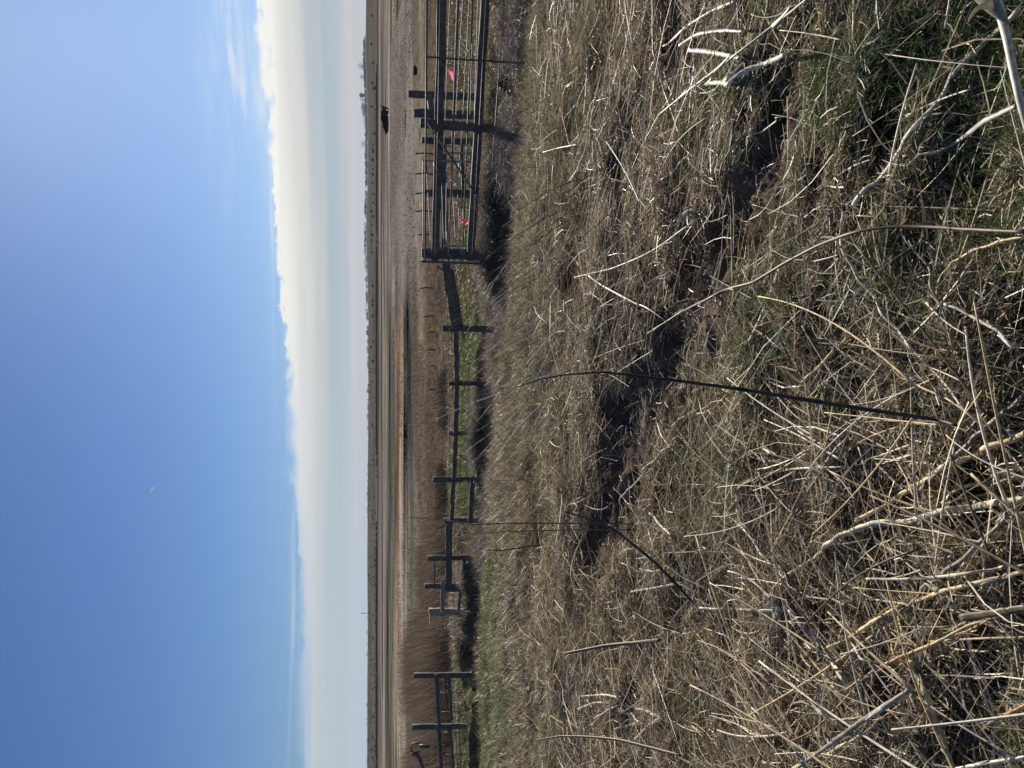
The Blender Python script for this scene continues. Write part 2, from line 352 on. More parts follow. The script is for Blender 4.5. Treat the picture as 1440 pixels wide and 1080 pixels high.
def gn(scale, det, stretch=(1, 1, 1)):
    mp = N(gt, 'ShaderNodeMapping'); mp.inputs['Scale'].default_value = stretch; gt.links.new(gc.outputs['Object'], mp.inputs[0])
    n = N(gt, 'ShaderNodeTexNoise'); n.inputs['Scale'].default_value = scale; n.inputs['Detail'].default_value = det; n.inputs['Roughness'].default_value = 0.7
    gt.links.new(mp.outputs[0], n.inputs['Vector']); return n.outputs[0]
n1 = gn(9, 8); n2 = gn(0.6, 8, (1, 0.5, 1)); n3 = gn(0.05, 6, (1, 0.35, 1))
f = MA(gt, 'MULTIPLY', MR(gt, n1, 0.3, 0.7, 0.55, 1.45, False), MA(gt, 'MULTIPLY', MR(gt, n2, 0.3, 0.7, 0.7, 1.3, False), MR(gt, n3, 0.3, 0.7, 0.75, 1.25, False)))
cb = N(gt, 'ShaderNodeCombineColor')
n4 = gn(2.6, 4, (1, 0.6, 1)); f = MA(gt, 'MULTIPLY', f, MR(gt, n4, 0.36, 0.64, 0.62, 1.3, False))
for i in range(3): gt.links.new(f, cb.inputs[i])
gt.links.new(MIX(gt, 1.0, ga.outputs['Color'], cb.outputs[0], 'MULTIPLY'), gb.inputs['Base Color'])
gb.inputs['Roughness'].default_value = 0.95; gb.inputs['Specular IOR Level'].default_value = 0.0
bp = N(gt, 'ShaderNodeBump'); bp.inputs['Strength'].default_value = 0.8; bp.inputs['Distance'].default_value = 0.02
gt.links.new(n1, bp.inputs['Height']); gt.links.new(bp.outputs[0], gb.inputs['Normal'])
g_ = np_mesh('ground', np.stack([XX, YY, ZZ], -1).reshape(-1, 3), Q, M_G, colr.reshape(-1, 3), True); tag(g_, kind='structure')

# ------------------------------------------------------------------ blades
STRAW = (0.60, 0.50, 0.33); TAN = (0.34, 0.255, 0.155); BROWN = (0.13, 0.088, 0.052); GREY = (0.34, 0.30, 0.245); PALE = (0.70, 0.64, 0.50)
GREEN = (0.06, 0.12, 0.022); GREEN2 = (0.12, 0.20, 0.035); SILV = (0.26, 0.29, 0.19); DARK = (0.06, 0.048, 0.035); OLIVE = (0.20, 0.19, 0.075)
def pick(n, table, jit=0.22):
    cols = np.array([c for c, _ in table]); p = np.array([w_ for _, w_ in table], float); p /= p.sum()
    c = cols[RNG.choice(len(cols), n, p=p)]; return c*(1+jit*RNG.standard_normal((n, 1))).clip(0.4, 1.9)
def blades(base, az_, lean, L, W, bend, col, seg=2, tip=0.15, side=0.0):
    n = len(base); L = np.broadcast_to(L, (n,)); W = np.broadcast_to(W, (n,)); pts_ = [base]; p = base.copy()
    azk = az_.copy(); sb = side*RNG.standard_normal(n)
    dirs = []
    for k_ in range(seg):
        a = lean+bend*(k_+0.5)/seg; azk = az_+sb*(k_/seg)
        d = np.stack([np.sin(a)*np.cos(azk), np.sin(a)*np.sin(azk), np.cos(a)], -1); dirs.append(d)
        p = p+d*(L/seg)[:, None]; pts_.append(p)
    roll = RNG.uniform(0, math.pi, n); perp = np.stack([-np.sin(az_), np.cos(az_), np.zeros(n)], -1); nrm = np.cross(dirs[0], perp)
    wv = np.cos(roll)[:, None]*perp+np.sin(roll)[:, None]*nrm
    V = np.empty((n, seg+1, 2, 3))
    for k_ in range(seg+1):
        hw = (W*(1-(1-tip)*(k_/seg)**1.5)/2)[:, None]
        V[:, k_, 0] = pts_[k_]-wv*hw; V[:, k_, 1] = pts_[k_]+wv*hw
    o = np.arange(n)[:, None]*(2*(seg+1)); Qs = []
    for k_ in range(seg): Qs.append(np.concatenate([o+2*k_, o+2*k_+1, o+2*k_+3, o+2*k_+2], 1))
    return V.reshape(-1, 3), np.stack(Qs, 1).reshape(-1, 4), np.repeat(col, 2*(seg+1), 0)
def scatter(n, y0, y1, xl, xr, dens=None, power=1.0, hol=True):
    """random points in a wedge seen from the camera side; xl, xr are slopes x/y plus margin"""
    out = []
    got = 0
    while got < n:
        y = np.sqrt(RNG.uniform(y0**2, y1**2, n)) if power == 1 else (RNG.uniform(y0**power, y1**power, n))**(1/power)
        x = RNG.uniform(xl, xr, n)*(y+0.35)
        if dens is not None:
            k_ = RNG.uniform(0, 1, n) < dens(x, y); x = x[k_]; y = y[k_]
        if hol: k_ = RNG.uniform(0, 1, len(x)) > 0.95*sm(hollow(x, y), 0.25, 0.7); x = x[k_]; y = y[k_]
        out.append(np.stack([x, y], -1)); got += len(x)
    p = np.concatenate(out)[:n]; z = hgt(p[:, 0], p[:, 1]); return np.concatenate([p, z[:, None]], 1)
def clumped(n, y0, y1, xl, xr, per, rad, dens=None, power=1.0):
    c = scatter(n//per+1, y0, y1, xl, xr, dens, power); c = np.repeat(c, per, 0)[:n]
    c[:, :2] += RNG.standard_normal((n, 2))*rad; c[:, 2] = hgt(c[:, 0], c[:, 1]); return c
class Stuff:
    def __init__(s): s.p = []; s.n = 0
    def add(s, V, Q, c): s.p.append((V, Q+s.n, c)); s.n += len(V)
    def build(s, name, label, cat, mat=None):
        V, Q, c = (np.concatenate([p[i] for p in s.p]) for i in range(3))
        o = np_mesh(name, V, Q, mat or M_PL, c); return tag(o, label, cat, None, 'stuff')
def lowstrip(x, y):
    dd, sd_ = poly_dist(x, y, DITCH); tf = -sd_*dd; return sm(tf, -1.9, -1.2)*(1-sm(tf, 0.35, 0.5))
def nomud2(x, y):
    d, s_, w_ = mudness(x, y); return np.where(d < w_*1.05, 0.0, 1.0)*np.where((s_ > 0) & (d < w_+0.25), 0.15, 1.0)
nomud = lambda x, y: (lambda q__: np.where(q__[0] < q__[2]*1.02, 0.05+0.22*sm(fbm(x*2.6, y*2.6, 150, 2), 0.52, 0.64), 1.0))(mudness(x, y))
greenmap = lambda x, y: sm(fbm(x*0.9+4, y*0.9, 90, 3), 0.48, 0.60)
U = lambda a, b, n: RNG.uniform(a, b, n)
XL, XR = -0.60, 0.62

def sedge_dark(x, y): return sm(fbm(x*2.3, y*2.3, 95, 2), 0.45, 0.6)
lawn = lambda x, y: np.where(x < -1.6-0.20*(y-8)+1.2*(fbm(x*0.8, y*0.8, 131, 2)-0.5), 1.0, 0.0)*np.where(y > 9.0+0.9*fbm(x, y, 132, 2), 1.0, 0.15)*(0.35+sm(fbm(x*0.8, y*0.5, 93, 2), 0.35, 0.6))
inlawn = lambda x, y: np.where(lawn(x, y) > 0.25, 1.0, 0.0)
# --- litter: broken dry straw lying every way
lt = Stuff()
def lit(n, y0, y1, L, W, table, lean=(62, 97), off=0.03, pw=1.0, dens=nomud, seg=2, azb=None, spread=math.pi):
    p = scatter(n, y0, y1, XL, XR, dens, pw); p[:, 2] += U(-0.005, off, n)
    az_ = U(0, 2*math.pi, n) if azb is None else azb+spread*RNG.standard_normal(n)
    ln = np.radians(U(*lean, n)); sc = (p[:, 1]/4)**0.25
    lt.add(*blades(p, az_, ln, U(*L, n), U(*W, n)*sc, U(-0.2, 0.6, n), pick(n, table), seg, 0.5, 0.5))
T1 = [(STRAW, 4), (TAN, 5), (BROWN, 4), (GREY, 4), (PALE, 1.2), (DARK, 2)]
T2 = [(TAN, 5), (BROWN, 7), (GREY, 3), (DARK, 4), (OLIVE, 1)]
lit(66000, 0.9, 3.2, (0.02, 0.11), (0.002, 0.0056), T1, (55, 98), 0.03, 1.0, lambda x, y: nomud(x, y)*(0.2+0.8*sm(fbm(x*5, y*5, 140, 2), 0.38, 0.56)))
lit(62000, 0.9, 3.2, (0.015, 0.07), (0.0015, 0.004), T2, (20, 100), 0.02, 1.0, lambda x, y: nomud(x, y)*(0.25+0.75*sm(fbm(x*5, y*5, 140, 2), 0.4, 0.58)))
lit(9000, 0.9, 3.4, (0.03, 0.11), (0.0025, 0.006), [(PALE, 3), (STRAW, 3), (GREY, 2)], (72, 95), 0.05)
lit(85000, 3.2, 6.5, (0.03, 0.16), (0.0025, 0.006), T1)
lit(70000, 3.2, 6.5, (0.03, 0.11), (0.002, 0.005), T2, (25, 100))
lit(9000, 3.2, 7.5, (0.05, 0.16), (0.003, 0.006), [(PALE, 3), (STRAW, 3)], (72, 95), 0.07)
lit(80000, 6.5, 12.5, (0.05, 0.18), (0.003, 0.0065), T1, (30, 95), 0.03, 1.0, lambda x, y: nomud(x, y)*(1-0.85*inlawn(x, y)))
lit(1500, 0.9, 3.4, (0.10, 0.42), (0.003, 0.0075), [(PALE, 3), (STRAW, 4), (GREY, 3), (TAN, 2)], (76, 96), 0.07, 1.0, nomud, 3)
lit(1100, 0.9, 3.2, (0.12, 0.5), (0.003, 0.008), [(PALE, 3), (STRAW, 5), (GREY, 3), (TAN, 3)], (76, 96), 0.08, 1.0, lambda x, y: (x < 0.05*y)*nomud(x, y), 3, R(80), 0.6)
lit(3200, 3.2, 7.2, (0.12, 0.45), (0.003, 0.0065), [(PALE, 3), (STRAW, 4), (GREY, 3), (TAN, 2)], (70, 94), 0.10, 1.0, nomud, 3)
# crumbs of straw and root on the bare soil
lit(5000, 2.2, 5.6, (0.01, 0.06), (0.0015, 0.004), T2, (60, 95), 0.01, 1.0, lambda x, y: (poly_dist(x, y, MUD)[0] < 0.4)*1.0)
# combed long stalks lying toward the lower right
lit(3600, 3.0, 7.5, (0.25, 0.8), (0.002, 0.0045), [(STRAW, 4), (TAN, 4), (GREY, 3), (PALE, 0.8)], (74, 92), 0.10, 1.0, nomud, 3, R(-61), 0.38)
lit(420, 1.0, 3.2, (0.2, 0.6), (0.002, 0.004), [(STRAW, 4), (TAN, 3), (GREY, 3), (PALE, 1.2)], (78, 92), 0.05, 1.0, None, 3, R(-50), 0.9)
lt.build('dry_litter', 'brown and straw coloured plant litter matted over the foreground ground', 'plant litter')

# --- grass tufts
gr = Stuff()
def tuft(n, y0, y1, H, W, table, per=26, rad=0.05, lean=(5, 60), bend=(0.3, 1.3), pw=1.0, dens=None, seg=3, azb=None, spread=1.0, wedge=(XL, XR)):
    p = clumped(n, y0, y1, wedge[0], wedge[1], per, rad, dens, pw)
    cs = np.repeat(RNG.uniform(0.72, 1.25, n//per+1), per)[:n]; caz = np.repeat(U(0, 2*math.pi, n//per+1), per)[:n]
    az_ = (caz+RNG.standard_normal(n)*1.1) if azb is None else azb+spread*RNG.standard_normal(n)
    sc = (p[:, 1]/4)**0.25
    return blades(p, az_, np.radians(U(*lean, n)), U(*H, n)*cs, U(*W, n)*sc, U(*bend, n), pick(n, table)*np.repeat(RNG.uniform(0.75, 1.2, n//per+1), per)[:n, None], seg, 0.1, 0.3)
gd = lambda x, y: nomud2(x, y)*(0.06+greenmap(x, y))
gr.add(*tuft(12000, 0.9, 3.2, (0.05, 0.13), (0.002, 0.0045), [(GREEN, 4), (GREEN2, 5), (SILV, 1)], 22, 0.06, (10, 80), dens=lambda x, y: nomud2(x, y)*sm(x/y, -0.15, 0.15)*sm(fbm(x*1.6+4, y*1.6, 94, 2), 0.42, 0.55)))
gr.add(*tuft(52000, 0.9, 3.4, (0.04, 0.12), (0.0016, 0.0042), [(GREEN, 4), (GREEN2, 4), (OLIVE, 2), (SILV, 1.5)], 22, 0.05, (10, 85), dens=gd))
gr.add(*tuft(40000, 3.4, 7.5, (0.05, 0.15), (0.0022, 0.0045), [(GREEN, 4), (GREEN2, 3), (OLIVE, 3), (SILV, 2)], 22, 0.06, (10, 80), dens=gd))
sgrass = lambda x, y: 0.12+sm(fbm(x*0.55+9, y*0.8, 91, 3), 0.47, 0.6)
gr.add(*tuft(62000, 6.8, 13, (0.07, 0.22), (0.0028, 0.006), [((0.33, 0.35, 0.25), 5), (SILV, 4), (OLIVE, 3), (TAN, 3), (GREEN2, 2), (STRAW, 2)], 24, 0.09, (5, 75), dens=lambda x, y: sgrass(x, y)*(1-0.9*lowstrip(x, y))*(1-0.75*inlawn(x, y))))
gr.add(*tuft(26000, 7.0, 17, (0.02, 0.07), (0.003, 0.006), [(SILV, 5), (OLIVE, 3), (TAN, 3), (GREEN2, 2), (STRAW, 3)], 20, 0.07, (5, 80), dens=lowstrip))
gr.add(*tuft(60000, 12, 24, (0.07, 0.18), (0.005, 0.011), [((0.16, 0.20, 0.06), 5), (GREEN2, 3), (OLIVE, 3), ((0.30, 0.30, 0.14), 2)], 20, 0.16, (5, 60), dens=lambda x, y: (0.25+sm(fbm(x*0.4, y*0.3, 92, 3), 0.42, 0.6))*(1-0.9*sm(x/y, 0.06, 0.15))))
gr.add(*tuft(70000, 8.0, 18, (0.05, 0.14), (0.004, 0.008), [((0.15, 0.20, 0.055), 5), (GREEN2, 2), ((0.30, 0.31, 0.13), 4), (STRAW, 1)], 20, 0.14, (5, 60), dens=lawn))
gr.build('green_grass', 'green and silvery grass growing through the dead litter and behind the fence', 'grass')

# --- straw tussocks in the middle distance
tu = Stuff()
TT1 = [(TAN, 5), (GREY, 4), (STRAW, 3), (BROWN, 5), (DARK, 1)]
tu.add(*tuft(46000, 2.6, 8.5, (0.08, 0.30), (0.0018, 0.0038), TT1, 40, 0.07, (25, 82), (0.1, 0.9), dens=lambda x, y: nomud2(x, y)*(0.15+sm(fbm(x*1.3, y*1.3, 97, 3), 0.45, 0.62)), azb=R(-70), spread=0.9))
tu.add(*tuft(60000, 7.5, 13.5, (0.10, 0.28), (0.0026, 0.005), TT1, 40, 0.12, (8, 70), (0.2, 1.1), dens=lambda x, y: (0.15+sm(fbm(x*0.9, y*0.9, 98, 3), 0.42, 0.6)) * np.where(lawn(x, y) > 0, 0.06, 1)*(1-0.93*lowstrip(x, y))))
ditchd = lambda x, y: (1-sm(poly_dist(x, y-0.45, DITCH)[0], 0.25, 0.75))*(0.25+sm(fbm(x*1.1, y*1.1, 99, 2), 0.4, 0.55))*np.where(x < -4.0, 0.3, 1)
tu.add(*tuft(46000, 8, 19, (0.15, 0.38), (0.0025, 0.005), [(GREY, 6), ((0.25, 0.21, 0.18), 5), (BROWN, 3), (TAN, 2)], 60, 0.13, (10, 75), (0.3, 1.5), dens=ditchd))
tu.add(*tuft(26000, 12.3, 22, (0.08, 0.22), (0.005, 0.010), [(TAN, 4), (GREY, 3), (BROWN, 6), (DARK, 2), (OLIVE, 3)], 30, 0.2, (5, 70), dens=lambda x, y: sm(x/y, 0.06, 0.15)*(0.25+sm(fbm(x*0.6, y*0.5, 102, 3), 0.42, 0.6))))
tu.add(*tuft(30000, 13.5, 24, (0.12, 0.3), (0.006, 0.012), [(TAN, 4), (GREY, 4), (BROWN, 5)], 30, 0.2, (5, 60), dens=lambda x, y: sm(fbm(x*0.5, y*0.4, 101, 3), 0.5, 0.62)))
for (y_, hh_) in ((15, .42), (48, .40), (70, .44), (165, .34), (195, .42), (220, .46), (243, .40), (385, .36), (402, .42), (440, .3), (505, .36), (525, .42), (560, .3), (612, .34), (650, .36), (668, .3), (760, .34), (790, .36), (812, .3), (885, .3), (925, .28)):
    q0 = (540-y_)/F/math.cos(PITCH); fx = np.array([p_[0] for p_ in FENCE]); fy = np.array([p_[1] for p_ in FENCE]); g0 = fx-q0*fy; ii = np.nonzero(g0[:-1]*g0[1:] <= 0)[0][0]; tq_ = g0[ii]/(g0[ii]-g0[ii+1]); cy = fy[ii]+(fy[ii+1]-fy[ii])*tq_-0.42; cx = q0*cy
    cy -= random.choice((0.0, 0.25, 0.5)); cx = q0*cy; n_ = 1900; pp = np.zeros((n_, 3)); pp[:, 0] = cx+RNG.standard_normal(n_)*0.17; pp[:, 1] = cy+RNG.standard_normal(n_)*0.12; pp[:, 2] = hgt(pp[:, 0], pp[:, 1])
    tu.add(*blades(pp, U(0, 2*math.pi, n_), np.radians(U(0, 38, n_)), U(0.45, 1.15, n_)*hh_, U(0.002, 0.0045, n_), U(0.5, 2.2, n_), pick(n_, [((0.27, 0.235, 0.205), 6), ((0.20, 0.17, 0.145), 4), ((0.38, 0.33, 0.27), 2)]), 4, 0.3, 0.5))
tu.build('dead_tussocks', 'grey brown tussocks of dead grass between the foreground and the fence', 'grass')

# --- reeds behind the fence
rb = Stuff()
def reed(n, y0, y1, q0, q1, H, W, table, dens=None, lean=(0, 22)):
    p = scatter(n, y0, y1, q0, q1, dens)
    az_ = math.pi+RNG.standard_normal(n)*0.9
    rb.add(*blades(p, az_, np.radians(U(*lean, n)), U(*H, n), U(*W, n), U(0.0, 0.9, n), pick(n, table, 0.25), 3, 0.1, 0.2))
RT = [((0.20, 0.15, 0.11), 5), ((0.28, 0.22, 0.165), 4), ((0.12, 0.09, 0.07), 4), ((0.40, 0.34, 0.25), 1)]
fe = lambda x, y, a, b, w_=0.03: sm(x/y, a-w_, a+w_)*(1-sm(x/y, b-w_, b+w_))
hv = lambda x, y: 0.45+0.75*fbm(x*0.7, y*0.5, 117, 3)
reed(24000, 22, 40, -0.62, -0.27, (0.45, 1.45), (0.010, 0.022), RT, lambda x, y: fe(x, y, -0.9, -0.31)*(0.05+0.95*sm(fbm(x*0.6, y*0.35, 110, 3), 0.38, 0.62)))
reed(9000, 23, 36, -0.34, -0.12, (0.3, 0.8), (0.010, 0.022), RT, lambda x, y: fe(x, y, -0.31, -0.20, 0.05)*(0.1+0.9*sm(fbm(x*0.5, y*0.3, 110, 2), 0.35, 0.6)))
reed(13000, 23, 46, -0.28, 0.30, (0.06, 0.26), (0.012, 0.026), RT, lambda x, y: fe(x, y, -0.26, 0.16, 0.08)*(0.05+sm(fbm(x*0.30, y*0.16, 111, 3), 0.46, 0.62)), (0, 50))
reed(9000, 20, 34, 0.05, 0.62, (0.06, 0.18), (0.012, 0.024), RT, lambda x, y: 0.1+sm(fbm(x*0.3, y*0.2, 112, 3), 0.45, 0.6), (0, 55))
reed(3600, 23.5, 26.5, -0.22, 0.10, (0.15, 0.48), (0.012, 0.022), [((0.07, 0.06, 0.05), 4), ((0.12, 0.09, 0.08), 3)], lambda x, y: sm(fbm(x*0.5, y*0.3, 113, 2), 0.52, 0.6))
ST = [((0.26, 0.235, 0.21), 5), ((0.14, 0.125, 0.11), 2), ((0.20, 0.18, 0.16), 4)]
rb2 = rb; rb = Stuff()
reed(15000, 44, 105, 0.04, 0.62, (0.04, 0.15), (0.03, 0.09), ST, lambda x, y: fe(x, y, 0.12, 0.9, 0.06)*(0.2+sm(fbm(x*0.12, y*0.06, 115, 2), 0.35, 0.6)), (0, 60))
reed(9000, 340, 356, -0.62, 0.62, (0.3, 0.9), (0.8, 2.0), [((0.04, 0.04, 0.034), 1)], lambda x, y: (sm(fbm(x*0.02, 0*y, 130, 2), 0.35, 0.5)), (0, 60))
reed(5000, 40, 100, -0.62, 0.10, (0.04, 0.16), (0.04, 0.11), ST, lambda x, y: sm(fbm(x*0.08, y*0.10, 116, 3), 0.50, 0.58), (0, 60))
rb.build('field_stubble', 'grey clods and short stubble on the flat field beyond the pens', 'stubble', M_FAR); rb = rb2
rb.build('reed_bed', 'dense brown reeds standing beyond the wire fence', 'reeds', M_FAR)

# ------------------------------------------------------------------ big reed stalks of the foreground, each on its own
PAL = {'pale': (0.74, 0.68, 0.54), 'yel': (0.72, 0.58, 0.33), 'grey': (0.30, 0.27, 0.225), 'brn': (0.16, 0.115, 0.075), 'dk': (0.085, 0.062, 0.045), 'org': (0.50, 0.30, 0.14), 'wht': (0.70, 0.66, 0.57), 'sil': (0.56, 0.53, 0.46)}
def smooth_poly(P, n):
    P = np.array([list(p) for p in P], float); d = np.concatenate([[0], np.cumsum(np.linalg.norm(np.diff(P, axis=0), axis=1))]); d /= d[-1]
    tq = np.linspace(0, 1, n); out = np.stack([np.interp(tq, d, P[:, i]) for i in range(3)], -1)
    for _ in range(2): out[1:-1] = 0.25*out[:-2]+0.5*out[1:-1]+0.25*out[2:]
    return out
def stalk(label, key, wpx, P, lift=0.07, rise=None, taper=0.75, name='reed_stem', cat='reed stem', flat=0.75, group=None):
    if rise:
        ds = np.interp(np.linspace(0, 1, len(P)), np.linspace(0, 1, len(rise)), rise); W3 = [ip(x, y, d) for (x, y), d in zip(P, ds)]
    else:
        W3 = [ground_pt(1080-y, x, lift) for x, y in P]
    dm = sum((w_-Vector((0, 0, CAMZ))).dot(Fv) for w_ in W3)/len(W3)
    n = max(14, len(P)*6); C3 = smooth_poly(W3, n)
    if not rise:                               # lie on the litter, never sunk in it
        C3[:, 2] = np.maximum(C3[:, 2], hgt(C3[:, 0], C3[:, 1])+0.05)
    r0 = wpx/F*dm/2; s_ = np.linspace(0, 1, n); rad = r0*(1-(1-taper)*np.abs(s_-0.3)/0.7)
    nodes = np.zeros(n); 
    kk = int(RNG.integers(2, 7))
    while kk < n-1: nodes[kk] = 1; kk += int(RNG.integers(7, 14))
    rad = rad*(1+0.14*nodes+0.04*RNG.standard_normal(n)); C3[1:-1] += RNG.standard_normal((n-2, 3))*r0*0.06
    V, Qq = tube_arrays(C3, rad, 8, flat)
    base = np.array(PAL[key]); blot = np.interp(np.arange(n), np.arange(0, n+4, 4), RNG.standard_normal(len(np.arange(0, n+4, 4)))); cv = 1+0.14*np.repeat(blot-2.2*nodes, 8)+0.10*RNG.standard_normal(8*n)
    cv = cv+0.34*np.tile(RNG.standard_normal(8), n)*np.repeat(np.interp(np.arange(n), np.arange(0, n+5, 5), RNG.uniform(0.2, 1.2, len(np.arange(0, n+5, 5)))), 8); cv = np.concatenate([cv, [1, 1]]).clip(0.35, 1.4)
    col = base[None]*cv[:, None]
    org = C3[0].copy(); o = np_mesh(name, V-org, Qq, M_PL, col, True); o.location = org
    tag(o, label, cat, group)
    if wpx >= 4.0 and not rise and flat > 0.5:
        for kk in np.nonzero(nodes)[0][:4]:
            m_ = int(RNG.integers(3, 7)); seg_ = C3[kk:min(n, kk+m_)]
            if len(seg_) < 3: continue
            tq = np.linspace(0, 1, len(seg_)); dv = RNG.standard_normal(3)*np.array([1, 1, 0.3]); dv[2] = abs(dv[2]); dv *= r0*RNG.uniform(1.0, 4.0)
            seg_ = seg_+dv[None]*(tq**2)[:, None]
            Vs, Qs_ = tube_arrays(seg_, r0*np.interp(tq, [0, 0.5, 1], [1.22, 1.12, 0.25]), 8, 0.55)
            cs_ = np.array(PAL[['grey', 'brn', 'yel', 'sil'][int(RNG.integers(4))]])[None]*(1+0.3*np.tile(RNG.standard_normal(8), len(seg_))[:, None]); cs_ = np.concatenate([cs_, cs_[:2]]).clip(0.03, 0.8)
            np_mesh('leaf_sheath', Vs-org, Qs_, M_PL, cs_, True, o)
    return o
